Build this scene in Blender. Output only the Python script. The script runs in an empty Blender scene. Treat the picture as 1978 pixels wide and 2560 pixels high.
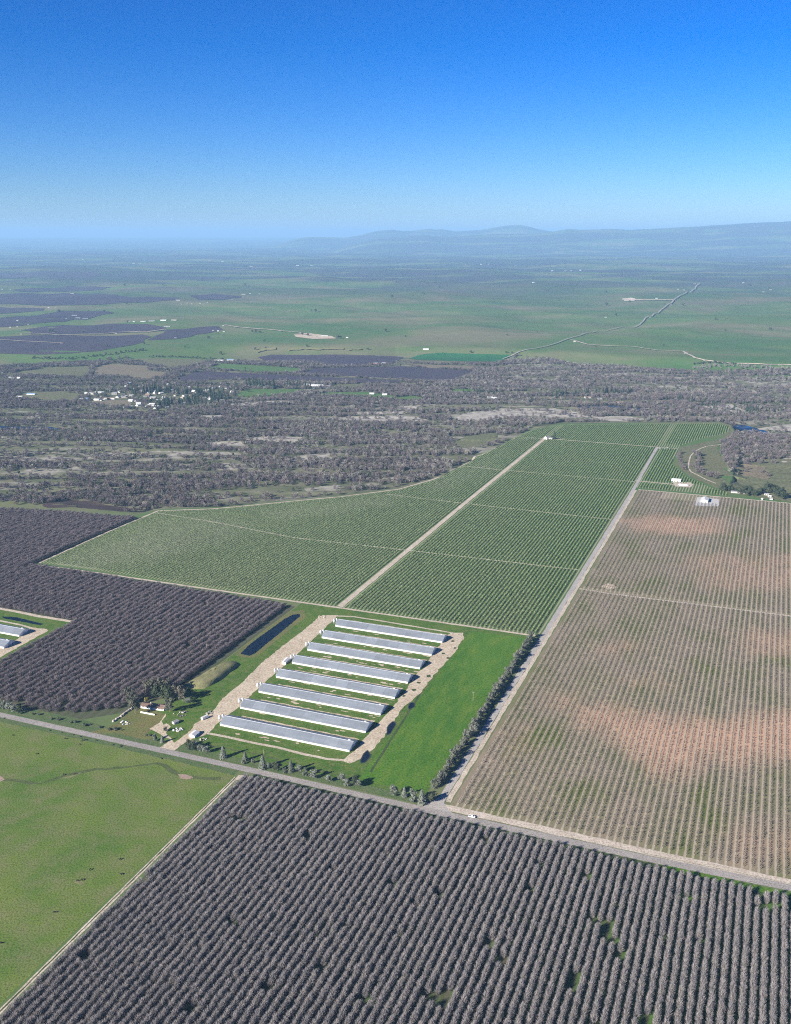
import bpy, bmesh, math, random
import numpy as np
from mathutils import Vector, Matrix
from mathutils.geometry import tessellate_polygon

# ------------------------------------------------------------------ camera, sky, sun, exposure
scene = bpy.context.scene
COL = scene.collection
CAM_H = 470.0                     # drone height in metres
FOC = 2415.0                      # focal length in survey pixels (1978 x 2560 picture)
CX, CY = 989.0, 1280.0
PITCH = math.atan((1280 - 591) / FOC)
AZ = math.atan((1973 - CX) * math.cos(PITCH) / FOC)      # bearing of the orchard rows

cam_data = bpy.data.cameras.new('camera')
cam = bpy.data.objects.new('camera', cam_data)
COL.objects.link(cam)
cam.location = (0, 0, CAM_H)
cam.rotation_euler = (math.pi / 2 - PITCH, 0, 0)
cam_data.sensor_fit = 'VERTICAL'
cam_data.sensor_height = 24.0
cam_data.lens = 24.0 * FOC / 2560.0
cam_data.clip_start = 1.0
cam_data.clip_end = 200000.0
scene.camera = cam

SUN_EL = math.radians(25.5)
SHADOW_AZ = math.radians(52.3)    # shadows fall towards this bearing (from +Y towards +X)
sun_from = SHADOW_AZ + math.pi
world = bpy.data.worlds.new('World')
scene.world = world
world.use_nodes = True
wn, wl = world.node_tree.nodes, world.node_tree.links
bg = wn['Background']
sky = wn.new('ShaderNodeTexSky')
sky.sky_type = 'NISHITA'
sky.sun_disc = False
sky.sun_elevation = SUN_EL
sky.sun_rotation = sun_from
sky.altitude = 300.0
sky.air_density = 1.0
sky.dust_density = 0.08
sky.ozone_density = 4.5
# deepen the clear winter sky evenly: contrast (gamma) and an overall tint
def _mul(col_in, rgb):
    m = wn.new('ShaderNodeMix'); m.data_type = 'RGBA'; m.blend_type = 'MULTIPLY'; m.inputs[0].default_value = 1.0
    wl.new(col_in, m.inputs[6]); m.inputs[7].default_value = (*rgb, 1); return m.outputs[2]
SKY_GAMMA, SKY_TINT, SKY_SAT = 1.4, (0.58, 0.68, 1.0), 1.15
gm = wn.new('ShaderNodeGamma'); gm.inputs['Gamma'].default_value = SKY_GAMMA
wl.new(_mul(sky.outputs[0], (0.1, 0.1, 0.1)), gm.inputs['Color'])
hs = wn.new('ShaderNodeHueSaturation'); hs.inputs['Saturation'].default_value = SKY_SAT
wl.new(_mul(gm.outputs[0], tuple(10 * c for c in SKY_TINT)), hs.inputs['Color'])
wl.new(hs.outputs[0], bg.inputs['Color'])
bg.inputs['Strength'].default_value = 0.066

sun_data = bpy.data.lights.new('sun', 'SUN')
sun_data.energy = 5.0
sun_data.angle = math.radians(0.53)
sun_data.color = (1.0, 0.95, 0.87)
sun = bpy.data.objects.new('sun', sun_data)
COL.objects.link(sun)
sun_dir = Vector((math.sin(SHADOW_AZ) * math.cos(SUN_EL), math.cos(SHADOW_AZ) * math.cos(SUN_EL), -math.sin(SUN_EL)))
sun.rotation_euler = sun_dir.to_track_quat('-Z', 'Y').to_euler()
sun.location = (-600, -400, 900)

vs = scene.view_settings
vs.view_transform = 'Standard'
vs.look = 'None'
vs.exposure = 1.36
vs.gamma = 1.0
vs.use_curve_mapping = False
scene.cycles.use_denoising = False
scene.cycles.pixel_filter_type = 'BLACKMAN_HARRIS'
scene.cycles.filter_width = 1.1
scene.cycles.max_bounces = 5
scene.cycles.diffuse_bounces = 2
scene.cycles.volume_bounces = 0
scene.cycles.transparent_max_bounces = 8

HAZE_DENSITY = 4.4e-5
HAZE_COLOR = (0.34, 0.61, 0.90)
HAZE_TOP = 935.0

# ------------------------------------------------------------------ terrain
rng = np.random.default_rng(7)

def _hash(ix, iy, seed):
    n = (ix.astype(np.int64) * 374761393 + iy.astype(np.int64) * 668265263 + seed * 1442695041) & 0xFFFFFFFF
    n = ((n ^ (n >> 13)) * 1274126177) & 0xFFFFFFFF
    n = n ^ (n >> 16)
    return (n & 0xFFFFFF) / float(0xFFFFFF)

def vnoise(x, y, seed=0):
    x = np.asarray(x, float); y = np.asarray(y, float)
    ix = np.floor(x); iy = np.floor(y)
    fx = x - ix; fy = y - iy
    fx = fx * fx * fx * (fx * (fx * 6 - 15) + 10); fy = fy * fy * fy * (fy * (fy * 6 - 15) + 10)
    a = _hash(ix, iy, seed); b = _hash(ix + 1, iy, seed)
    c = _hash(ix, iy + 1, seed); d = _hash(ix + 1, iy + 1, seed)
    return (a * (1 - fx) + b * fx) * (1 - fy) + (c * (1 - fx) + d * fx) * fy

def fbm(x, y, seed=0, octv=3):
    s = 0.0; a = 0.5; t = 0.0
    for k in range(octv):
        s = s + a * vnoise(np.asarray(x) * 2 ** k + 17.3 * k, np.asarray(y) * 2 ** k + 9.1 * k, seed + k)
        t += a; a *= 0.5
    return s / t

def sstep(a, b, x):
    t = np.clip((np.asarray(x, float) - a) / (b - a), 0, 1)
    return t * t * (3 - 2 * t)

SA, CA = math.sin(AZ), math.cos(AZ)
def uv2xy(u, v):
    return u * SA + v * CA, u * CA - v * SA
def xy2uv(x, y):
    return x * SA + y * CA, x * CA - y * SA

# edge of the terrace above the river bottom, as u(v)
EDGE_V = np.array([-2500, -1300, -1020, -995, -909, -812, -733, -650, -613, -580, -574, -556, -505, -119, -87, -60, -55, 60, 900])
EDGE_U = np.array([1360, 1350, 1345, 1392, 1436, 1524, 1592, 1692, 1795, 2135, 2235, 2372, 2467, 2640, 2600, 2400, 1915, 1905, 1905])

def terrain(X, Y):
    X = np.asarray(X, float); Y = np.asarray(Y, float)
    u, v = xy2uv(X, Y)
    R = np.hypot(X, Y)
    h = np.zeros_like(X)
    # low swells in the green orchard block
    w = np.exp(-((u - 1240) / 130) ** 2 - ((v + 880) / 120) ** 2)
    h = h + 5.0 * w
    h = h + 3.2 * np.exp(-((u - 1480) / 110) ** 2 - ((v + 700) / 100) ** 2)
    # drop to the river bottom, dredged ground with ridges
    ue = np.interp(v, EDGE_V, EDGE_U)
    rip = sstep(5, 60, u - ue)
    foot = 4150 - np.where(X > 0, 0.5 * X, -0.25 * X)
    foot = np.maximum(foot, 3350)
    hill = sstep(-90, 150, Y - foot + 240 * (fbm(X / 700, Y / 700, 31) - 0.5))
    h = h - 7.0 * rip * (1 - hill)
    wob = 60 * (fbm(X / 300, Y / 300, 5) - 0.5)
    ridge = fbm(X / 210, (Y + wob) / 34, 11, 2)
    fine = fbm(X / 26, Y / 20, 13, 2)
    tail = rip * (1 - sstep(2850, 3050, Y - 0.9 * np.clip(X - 250, 0, 900)))
    h = h + tail * (5.5 * (ridge - 0.42) + 1.6 * (fine - 0.5))
    # rolling grassland and far hills
    h = h + hill * 20
    amp = hill * sstep(0, 1300, Y - foot)
    h = h + amp * 92 * (fbm(X / 1000, Y / 760, 41, 4) - 0.45)
    h = h + hill * 10 * np.exp(-((Y - foot - 110) / 100) ** 2) * (fbm(X / 160, Y / 160, 47, 2) - 0.35)
    h = h + sstep(9000, 20000, Y) * 95 * (fbm(X / 3600, Y / 2300, 51, 4) - 0.35)
    h = h + sstep(17000, 36000, Y) * 240 * np.clip(fbm(X / 7000, Y / 5200, 61, 5) - 0.34, -0.1, 1) * (0.45 + 0.75 * sstep(-9000, 14000, X))
    h = h + 300 * sstep(28000, 68000, R) * (Y > 0)
    return h

def ray_hits(px, py):
    """ground points seen at survey pixels, found by marching the sight lines over the terrain"""
    px = np.asarray(px, float); py = np.asarray(py, float)
    dx = (px - CX) / FOC; dy = -(py - CY) / FOC
    d = np.stack([dx, math.cos(PITCH) + dy * math.sin(PITCH), -math.sin(PITCH) + dy * math.cos(PITCH)], 1)
    def first(T):
        below = CAM_H + d[:, 2:3] * T < terrain(d[:, :1] * T, d[:, 1:2] * T)
        below[:, -1] = True
        return np.maximum(np.argmax(below, 1), 1)
    # coarse start just above the highest near ground, then two refinements
    tmin = np.clip((CAM_H - 130) / np.maximum(-d[:, 2], 1e-4), 300, 60000)
    T = tmin[:, None] + (np.minimum((CAM_H + 60) / np.maximum(-d[:, 2], 3e-3), 95000) - tmin)[:, None] * np.linspace(0, 1, 140)[None, :]
    r = np.arange(len(px))
    for _ in range(2):
        k = first(T)
        a, b = T[r, k - 1], T[r, k]
        T = a[:, None] + (b - a)[:, None] * np.linspace(0, 1, 40)[None, :]
    k = first(T); t = T[r, k]
    return d[:, 0] * t, d[:, 1] * t

def ray_hit(px, py):
    x, y = ray_hits([px], [py])
    return float(x[0]), float(y[0])

def W(pts, ox=0, oy=0, s=1.0):
    x, y = ray_hits([ox + p[0] / s for p in pts], [oy + p[1] / s for p in pts])
    return [(float(a), float(b)) for a, b in zip(x, y)]
def UVP(pts):
    return [uv2xy(u, v) for u, v in pts]
def hz(x, y):
    return float(terrain(x, y))

# ------------------------------------------------------------------ materials
MATS = {}
def new_mat(name, rough=0.95, spec=0.15):
    m = bpy.data.materials.new(name)
    m.use_nodes = True
    b = m.node_tree.nodes['Principled BSDF']
    b.inputs['Roughness'].default_value = rough
    b.inputs['Specular IOR Level'].default_value = spec
    MATS[name] = m
    return m, m.node_tree.nodes, m.node_tree.links, b

class NB:
    """small node-building helper on world position, optionally turned to the row bearing"""
    def __init__(s, nodes, links):
        s.n, s.l = nodes, links
        g = nodes.new('ShaderNodeNewGeometry')
        s.pos = g.outputs['Position']
    def uv(s):
        r = s.n.new('ShaderNodeVectorRotate'); r.rotation_type = 'Z_AXIS'
        s.l.new(s.pos, r.inputs['Vector']); r.inputs['Angle'].default_value = AZ
        return r.outputs[0]                      # x = v (across rows), y = u (along rows)
    def scale(s, vec, sx, sy, sz=1.0, loc=(0, 0, 0)):
        m = s.n.new('ShaderNodeMapping'); s.l.new(vec, m.inputs['Vector'])
        m.inputs['Scale'].default_value = (sx, sy, sz); m.inputs['Location'].default_value = loc
        return m.outputs[0]
    def noise(s, vec, scale, detail=3, rough=0.6, dist=0.0):
        t = s.n.new('ShaderNodeTexNoise'); s.l.new(vec, t.inputs['Vector'])
        t.inputs['Scale'].default_value = scale; t.inputs['Detail'].default_value = detail
        t.inputs['Roughness'].default_value = rough; t.inputs['Distortion'].default_value = dist
        return t.outputs['Fac']
    def ramp(s, fac, stops):
        r = s.n.new('ShaderNodeValToRGB'); s.l.new(fac, r.inputs['Fac'])
        e = r.color_ramp.elements
        while len(e) < len(stops): e.new(0.5)
        for el, (p, c) in zip(e, stops):
            el.position = p
            el.color = (c, c, c, 1) if isinstance(c, (int, float)) else (*c, 1)
        return r.outputs['Color']
    def mix(s, fac, a, b, mode='MIX'):
        m = s.n.new('ShaderNodeMix'); m.data_type = 'RGBA'; m.blend_type = mode
        for sock, v in ((m.inputs[0], fac), (m.inputs[6], a), (m.inputs[7], b)):
            if isinstance(v, (int, float)): sock.default_value = v
            elif isinstance(v, tuple): sock.default_value = (*v, 1)
            else: s.l.new(v, sock)
        return m.outputs[2]
    def math(s, op, a, b=0.0, clamp=False):
        m = s.n.new('ShaderNodeMath'); m.operation = op; m.use_clamp = clamp
        for sock, v in ((m.inputs[0], a), (m.inputs[1], b)):
            if isinstance(v, (int, float)): sock.default_value = v
            else: s.l.new(v, sock)
        return m.outputs[0]
    def sep(s, vec):
        x = s.n.new('ShaderNodeSeparateXYZ'); s.l.new(vec, x.inputs[0]); return x.outputs
    def blob(s, vec, cx, cy, rx, ry, ang=0.0):
        """soft elliptical patch of soil centred at (cx, cy) in vec's x, y"""
        m = s.n.new('ShaderNodeMapping'); m.vector_type = 'TEXTURE'
        s.l.new(vec, m.inputs['Vector'])
        m.inputs['Location'].default_value = (cx, cy, 0); m.inputs['Rotation'].default_value = (0, 0, ang)
        m.inputs['Scale'].default_value = (rx, ry, 100000)
        l = s.n.new('ShaderNodeVectorMath'); l.operation = 'LENGTH'; s.l.new(m.outputs[0], l.inputs[0])
        return s.math('SUBTRACT', 1.0, l.outputs['Value'], True)
    def attr(s, name):
        a = s.n.new('ShaderNodeAttribute'); a.attribute_name = name; return a.outputs['Fac']
    def bump(s, height, strength, dist, bsdf):
        b = s.n.new('ShaderNodeBump'); s.l.new(height, b.inputs['Height'])
        b.inputs['Strength'].default_value = strength; b.inputs['Distance'].default_value = dist
        s.l.new(b.outputs[0], bsdf.inputs['Normal'])

def mottled(name, c1, c2, c3, s1=0.02, s2=0.2, s3=1.2, bump=0.0, rough=0.95, aniso=None, spec=0.1):
    """ground cover: two broad noises and a fine one"""
    m, n, l, b = new_mat(name, rough, spec)
    k = NB(n, l)
    v = k.uv() if aniso else k.pos
    if aniso: v = k.scale(v, aniso[0], aniso[1])
    a = k.noise(v, s1, 4); c = k.noise(v, s2, 4, 0.65); d = k.noise(k.pos, s3, 2)
    col = k.mix(k.ramp(a, [(0.35, 0.0), (0.65, 1.0)]), c1, c2)
    col = k.mix(k.math('MULTIPLY', k.ramp(c, [(0.42, 0.0), (0.72, 1.0)]), 0.75), col, c3)
    col = k.mix(0.55, col, k.mix(k.ramp(d, [(0.25, 0.35), (0.75, 1.55)]), (0, 0, 0), col), 'MIX')
    f = k.ramp(d, [(0.3, 0.80), (0.7, 1.18)])
    col = k.mix(1.0, col, f, 'MULTIPLY')
    l.new(col, b.inputs['Base Color'])
    if bump: k.bump(d, bump, 0.6, b)
    return m

def plain(name, col, rough=0.8, spec=0.2, var=0.12, scale=0.6, metal=0.0):
    m, n, l, b = new_mat(name, rough, spec)
    k = NB(n, l)
    a = k.noise(k.pos, scale, 3)
    f = k.ramp(a, [(0.3, 1 - var), (0.7, 1 + var)])
    l.new(k.mix(1.0, col, f, 'MULTIPLY'), b.inputs['Base Color'])
    b.inputs['Metallic'].default_value = metal
    return m

def foliage(name, cols, rough=0.9, pos_var=0.35, spec=0.1):
    """crown material: tint differs from tree to tree and from clump to clump"""
    m, n, l, b = new_mat(name, rough, spec)
    k = NB(n, l)
    oi = n.new('ShaderNodeObjectInfo')
    stops = [(i / max(1, len(cols) - 1), c) for i, c in enumerate(cols)]
    col = k.ramp(oi.outputs['Random'], stops)
    a = k.noise(k.pos, 0.9, 2)
    f = k.ramp(a, [(0.3, 1 - pos_var), (0.7, 1 + pos_var)])
    l.new(k.mix(1.0, col, f, 'MULTIPLY'), b.inputs['Base Color'])
    return m

def rows_floor(name, base_stops, berm, pitch, v0, wid, s_big=0.012, extra=None, streak=None, berm_mix=0.8):
    """orchard floor: weedy alleys, a bare berm under every row"""
    m, n, l, b = new_mat(name, 0.95, 0.1)
    k = NB(n, l)
    vec = k.uv()
    big = k.noise(k.scale(vec, 1.0, 0.55), s_big, 4, 0.6, 0.3)
    col = k.ramp(big, base_stops)
    if extra: col = extra(k, vec, col)
    fine = k.noise(k.scale(vec, 1.0, 0.35), 0.5, 3, 0.7)
    x = k.sep(vec)[0]
    ph = k.math('FRACT', k.math('ADD', k.math('DIVIDE', k.math('SUBTRACT', x, v0), pitch), 0.5))
    dist = k.math('ABSOLUTE', k.math('SUBTRACT', ph, 0.5))
    edge = k.math('ADD', dist, k.math('MULTIPLY', k.math('SUBTRACT', fine, 0.5), 0.16))
    bm_ = k.ramp(edge, [(wid * 0.6, 1.0), (wid * 1.4, 0.0)])
    col = k.mix(k.math('MULTIPLY', bm_, berm_mix), col, berm)
    f = k.ramp(k.noise(k.pos, 0.9, 3, 0.7), [(0.3, 0.72), (0.7, 1.28)])
    col = k.mix(1.0, col, f, 'MULTIPLY')
    l.new(col, b.inputs['Base Color'])
    k.bump(fine, 0.35, 0.5, b)
    return m

# ------------------------------------------------------------------ mesh helpers
def link(o, parent=None):
    COL.objects.link(o)
    if parent is not None: o.parent = parent
    return o

def tag(o, label=None, cat=None, group=None, kind=None):
    if label: o['label'] = label
    if cat: o['category'] = cat
    if group: o['group'] = group
    if kind: o['kind'] = kind
    return o

class MB:
    """collects vertices and faces of one part"""
    def __init__(s): s.v = []; s.f = []; s.mi = []; s.cur = 0
    def add(s, vs_, fs):
        o = len(s.v); s.v += [tuple(p) for p in vs_]
        for f in fs: s.f.append(tuple(i + o for i in f)); s.mi.append(s.cur)
        return s
    def box(s, cx, cy, cz, sx, sy, sz, rz=0.0, top=1.0):
        c, sn = math.cos(rz), math.sin(rz)
        P = []
        for z, k in ((-0.5, 1.0), (0.5, top)):
            for x, y in ((-.5, -.5), (.5, -.5), (.5, .5), (-.5, .5)):
                X, Y = x * sx * k, y * sy * k
                P.append((cx + X * c - Y * sn, cy + X * sn + Y * c, cz + z * sz))
        return s.add(P, [(3, 2, 1, 0), (4, 5, 6, 7), (0, 1, 5, 4), (1, 2, 6, 5), (2, 3, 7, 6), (3, 0, 4, 7)])
    def tube(s, pts, radii, n=6, cap=True):
        base = len(s.v); k = len(pts)
        for i, (p, r) in enumerate(zip(pts, radii)):
            a = Vector(pts[max(i - 1, 0)]); b = Vector(pts[min(i + 1, k - 1)])
            d = (b - a); d = d.normalized() if d.length > 1e-6 else Vector((0, 0, 1))
            x = d.orthogonal().normalized(); y = d.cross(x)
            for j in range(n):
                t = 2 * math.pi * j / n
                q = Vector(p) + x * (r * math.cos(t)) + y * (r * math.sin(t))
                s.v.append(tuple(q))
        for i in range(k - 1):
            for j in range(n):
                j2 = (j + 1) % n
                s.f.append((base + i * n + j, base + i * n + j2, base + (i + 1) * n + j2, base + (i + 1) * n + j)); s.mi.append(s.cur)
        if cap:
            s.f.append(tuple(base + j for j in reversed(range(n)))); s.mi.append(s.cur)
            s.f.append(tuple(base + (k - 1) * n + j for j in range(n))); s.mi.append(s.cur)
        return s
    def lathe(s, prof, n=16, cx=0, cy=0):
        return s.tube([(cx, cy, z) for r, z in prof], [max(r, 0.001) for r, z in prof], n)
    def mesh(s, name, mats, smooth=False):
        me = bpy.data.meshes.new(name)
        me.from_pydata(s.v, [], s.f)
        for m in (mats if isinstance(mats, (list, tuple)) else [mats]): me.materials.append(MATS[m] if isinstance(m, str) else m)
        if len(me.materials) > 1: me.polygons.foreach_set('material_index', s.mi)
        if smooth: me.polygons.foreach_set('use_smooth', [True] * len(me.polygons))
        me.update()
        return me
    def build(s, name, mats, parent=None, smooth=False):
        return link(bpy.data.objects.new(name, s.mesh(name, mats, smooth)), parent)

def empty(name, loc, rz=0.0, scale=None):
    o = bpy.data.objects.new(name, None)
    o.location = loc; o.rotation_euler = (0, 0, rz)
    o.empty_display_size = 1.0
    if scale: o.scale = (scale,) * 3
    return link(o)

def copy_tree(o, loc, rz, scale=1.0):
    c = o.copy(); COL.objects.link(c)
    c.location = loc; c.rotation_euler = (0, 0, rz)
    c.scale = scale if isinstance(scale, tuple) else (scale,) * 3
    for ch in o.children:
        d = ch.copy(); COL.objects.link(d); d.parent = c
        for g in ch.children:
            e = g.copy(); COL.objects.link(e); e.parent = d
    return c

def lift(x, y, level):
    d = math.hypot(x, y)
    return hz(x, y) + level * (0.03 + max(0.0, d - 1250) * 0.00012)

_PN = [0]
def patch(name, pts, level, mat, cell=None, label=None, cat=None, kind='structure', parent=None, jag=0.0, seed=0):
    """a sheet of ground cover draped over the terrain"""
    _PN[0] += 1; level = level + 0.01 * (_PN[0] % 50)      # no two sheets share a plane
    pts = [tuple(p) for p in pts]
    if jag:
        r = random.Random(seed); out = []
        for (x0, y0), (x1, y1) in zip(pts, pts[1:] + pts[:1]):
            L = math.hypot(x1 - x0, y1 - y0); n = max(1, int(L / (jag * 4)))
            for i in range(n):
                t = i / n
                out.append((x0 + (x1 - x0) * t + r.uniform(-jag, jag) * (i > 0), y0 + (y1 - y0) * t + r.uniform(-jag, jag) * (i > 0)))
        pts = out
    bm = bmesh.new()
    vsx = [bm.verts.new((x, y, 0)) for x, y in pts]
    for tri in tessellate_polygon([[Vector((x, y, 0)) for x, y in pts]]):
        try: bm.faces.new([vsx[i] for i in tri])
        except ValueError: pass
    if cell:
        xs = [p[0] for p in pts]; ys = [p[1] for p in pts]
        for ax, lo, hi in ((0, min(xs), max(xs)), (1, min(ys), max(ys))):
            c = math.floor(lo / cell) * cell + cell
            while c < hi:
                co = (c, 0, 0) if ax == 0 else (0, c, 0)
                no = (1, 0, 0) if ax == 0 else (0, 1, 0)
                bmesh.ops.bisect_plane(bm, geom=bm.verts[:] + bm.edges[:] + bm.faces[:], plane_co=co, plane_no=no, dist=1e-4)
                c += cell
    bm.normal_update()
    for f in bm.faces:
        if f.normal.z < 0: f.normal_flip()
    if cell or max(math.hypot(*p) for p in pts) > 1200:
        bv = list(bm.verts); ax_ = np.array([q.co.x for q in bv]); ay_ = np.array([q.co.y for q in bv])
        az_ = terrain(ax_, ay_) + level * (0.03 + np.maximum(0.0, np.hypot(ax_, ay_) - 1250) * 0.00012)
        for q, zz in zip(bv, az_): q.co.z = zz
    else:
        for q in bm.verts: q.co.z = level * 0.03
    me = bpy.data.meshes.new(name); bm.to_mesh(me); bm.free()
    me.materials.append(MATS[mat] if isinstance(mat, str) else mat)
    o = link(bpy.data.objects.new(name, me), parent)
    tag(o, label, cat, None, kind)
    return o

def strip(name, line, width, level, mat, cell=None, label=None, step=None, wob=0.0, seed=1, parent=None):
    """a road or track: a ribbon of given width along a line of ground points"""
    _PN[0] += 1; level = level + 0.01 * (_PN[0] % 50)
    P = [Vector(p) for p in line]
    if step:
        out = []
        for a, b in zip(P[:-1], P[1:]):
            n = max(1, int((b - a).length / step))
            out += [a.lerp(b, i / n) for i in range(n)]
        P = out + [P[-1]]
    r = random.Random(seed)
    ws = width if isinstance(width, (list, tuple)) else None
    vs_, fs = [], []
    for i, p in enumerate(P):
        d = (P[min(i + 1, len(P) - 1)] - P[max(i - 1, 0)]).normalized()
        nrm = Vector((-d.y, d.x))
        w = (ws[0] + (ws[1] - ws[0]) * i / max(1, len(P) - 1)) if ws else width
        for s_ in (1, -1):
            q = p + nrm * (s_ * (w / 2 + r.uniform(-wob, wob)))
            vs_.append((q.x, q.y))
        if i: fs.append((2 * i - 2, 2 * i, 2 * i + 1, 2 * i - 1))
    A_ = np.array(vs_)
    Z_ = terrain(A_[:, 0], A_[:, 1]) + level * (0.03 + np.maximum(0.0, np.hypot(A_[:, 0], A_[:, 1]) - 1250) * 0.00012)
    vs_ = [(a, b, c) for (a, b), c in zip(vs_, Z_)]
    m = MB().add(vs_, fs)
    o = m.build(name, mat, parent)
    if o.data.polygons[0].normal.z < 0: o.data.flip_normals()
    tag(o, label, None, None, None if parent else 'structure')
    return o

def inside(px, py, poly):
    px = np.asarray(px); py = np.asarray(py)
    c = np.zeros(px.shape, bool)
    n = len(poly); j = n - 1
    for i in range(n):
        xi, yi = poly[i]; xj, yj = poly[j]
        if yi != yj:
            c ^= ((yi > py) != (yj > py)) & (px < (xj - xi) * (py - yi) / (yj - yi) + xi)
        j = i
    return c

def in_frame(x, y, z=0.0, mar=0.02):
    """picture coordinates of a ground point, to find which trees show (and show largest)"""
    b = y * math.cos(PITCH) - (z - CAM_H) * math.sin(PITCH)
    c = y * math.sin(PITCH) + (z - CAM_H) * math.cos(PITCH)
    X = CX + FOC * x / b; Y = CY - FOC * c / b
    return X, Y, b

# ------------------------------------------------------------------ plants
def twig_fan(r, mb, n, H, W, z0, tw, ln, up=0.6, flat=1.0):
    for _ in range(n):
        a = r.uniform(0, 2 * math.pi); q = math.sqrt(r.random())
        zz = r.random()
        rad = W / 2 * (0.35 + 0.65 * math.sin(math.pi * min(1, 0.18 + 0.7 * zz)))
        p = Vector((math.cos(a) * q * rad, math.sin(a) * q * rad * flat, z0 + (H - z0) * zz * (1 - 0.25 * q * q)))
        d = Vector((math.cos(a) * q + r.gauss(0, .35), math.sin(a) * q + r.gauss(0, .35), up + r.uniform(-.3, .5))).normalized()
        L = ln * r.uniform(0.6, 1.25)
        side = d.cross(Vector((r.gauss(0, 1), r.gauss(0, 1), r.gauss(0, 1)))).normalized() * (tw * r.uniform(.6, 1.3) / 2)
        e = p + d * L * 0.75; b_ = p - d * L * 0.25
        mb.add([b_ - side, b_ + side, e + side * .35, e - side * .35], [(0, 1, 2, 3)])

def leaf_cloud(r, mb, n, lobes, size):
    """leaf clumps spread through several lobes; most sit near the lobe surface"""
    tot = sum(l[3] ** 2 for l in lobes)
    for lx, ly, lz, lr, sq in lobes:
        for _ in range(max(4, int(n * lr * lr / tot))):
            d = Vector((r.gauss(0, 1), r.gauss(0, 1), r.gauss(0, 1))).normalized()
            q = lr * (0.62 + 0.42 * r.random()) if r.random() < .8 else lr * r.random()
            p = Vector((lx + d.x * q, ly + d.y * q, lz + d.z * q * sq))
            nn = (d + Vector((r.gauss(0, .5), r.gauss(0, .5), r.gauss(0, .5) + .35))).normalized()
            x = nn.orthogonal().normalized(); y = nn.cross(x)
            t = r.uniform(0, 6.28); x, y = x * math.cos(t) + y * math.sin(t), y * math.cos(t) - x * math.sin(t)
            s_ = size * r.uniform(.55, 1.3)
            mb.add([p - x * s_, p - y * s_ * .6, p + x * s_, p + y * s_ * .6], [(0, 1, 2, 3)])

def trunk_limbs(r, mb, H, W, th, rad, nl=5):
    mb.tube([(0, 0, -0.2), (r.gauss(0, .04) * H, r.gauss(0, .04) * H, th)], [rad, rad * .75], 6)
    for i in range(nl):
        a = 2 * math.pi * i / nl + r.uniform(-.4, .4)
        e = (math.cos(a) * W * .3, math.sin(a) * W * .3, th + (H - th) * r.uniform(.45, .75))
        mb.tube([(0, 0, th * .9), (e[0] * .5, e[1] * .5, (th + e[2]) * .52), e], [rad * .55, rad * .38, rad * .14], 4, False)

def bare_tree(seed, H, W, n, tw, ln, up=.7, z0=None, rad=.14, flat=1.0):
    r = random.Random(seed)
    t, c = MB(), MB()
    trunk_limbs(r, t, H, W, H * .2, rad)
    twig_fan(r, c, n, H, W, z0 if z0 is not None else H * .28, tw, ln, up, flat)
    return t, c

def lobed_tree(seed, H, W, n, size, th=.18, nl=7, rad=.22):
    r = random.Random(seed)
    t, c = MB(), MB()
    trunk_limbs(r, t, H, W, H * th, rad, 4)
    lobes = [(0, 0, H * .62, W * .3, 1.0)]
    for i in range(nl):
        a = r.uniform(0, 6.28); q = W * r.uniform(.18, .34); z = H * r.uniform(th + .12, .86)
        lr = W * r.uniform(.14, .25)
        lobes.append((math.cos(a) * q, math.sin(a) * q, min(z, H - lr * .8), lr, r.uniform(.75, 1.1)))
    leaf_cloud(r, c, n, lobes, size)
    return t, c

def conifer(seed, H, W, n, size, rad=.2):
    r = random.Random(seed)
    t, c = MB(), MB()
    t.tube([(0, 0, -.2), (0, 0, H * .5), (0, 0, H * .97)], [rad, rad * .6, .03], 6)
    for _ in range(n):
        z = r.random() ** 1.25; a = r.uniform(0, 6.28)
        tier = 0.8 + 0.2 * math.sin(z * 34 + a)
        q = W / 2 * (1 - z) ** .8 * tier * math.sqrt(r.uniform(.2, 1)) + .05
        p = Vector((math.cos(a) * q, math.sin(a) * q, H * (.06 + .93 * z)))
        o = Vector((math.cos(a), math.sin(a), -.9 + r.gauss(0, .6))).normalized()
        sd = Vector((-math.sin(a), math.cos(a), r.gauss(0, .3))).normalized()
        s_ = size * r.uniform(.6, 1.3)
        c.add([p - sd * s_ * .5, p - o * s_ * .2, p + sd * s_ * .5, p + o * s_], [(0, 1, 2, 3)])
    return t, c

def bush(seed, H, W, n, size):
    r = random.Random(seed); c = MB()
    lobes = [(0, 0, H * .45, W * .34, H / W)]
    for i in range(4):
        a = r.uniform(0, 6.28)
        lobes.append((math.cos(a) * W * .26, math.sin(a) * W * .26, H * r.uniform(.3, .55), W * .22, min(1.2, H / W)))
    leaf_cloud(r, c, n, lobes, size)
    return c

def joined(name, t, c, mt, mc):
    m = MB()
    m.cur = 0; m.add(t.v, t.f)
    m.cur = 1; m.add(c.v, c.f)
    return m.mesh(name, [mt, mc])

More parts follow.
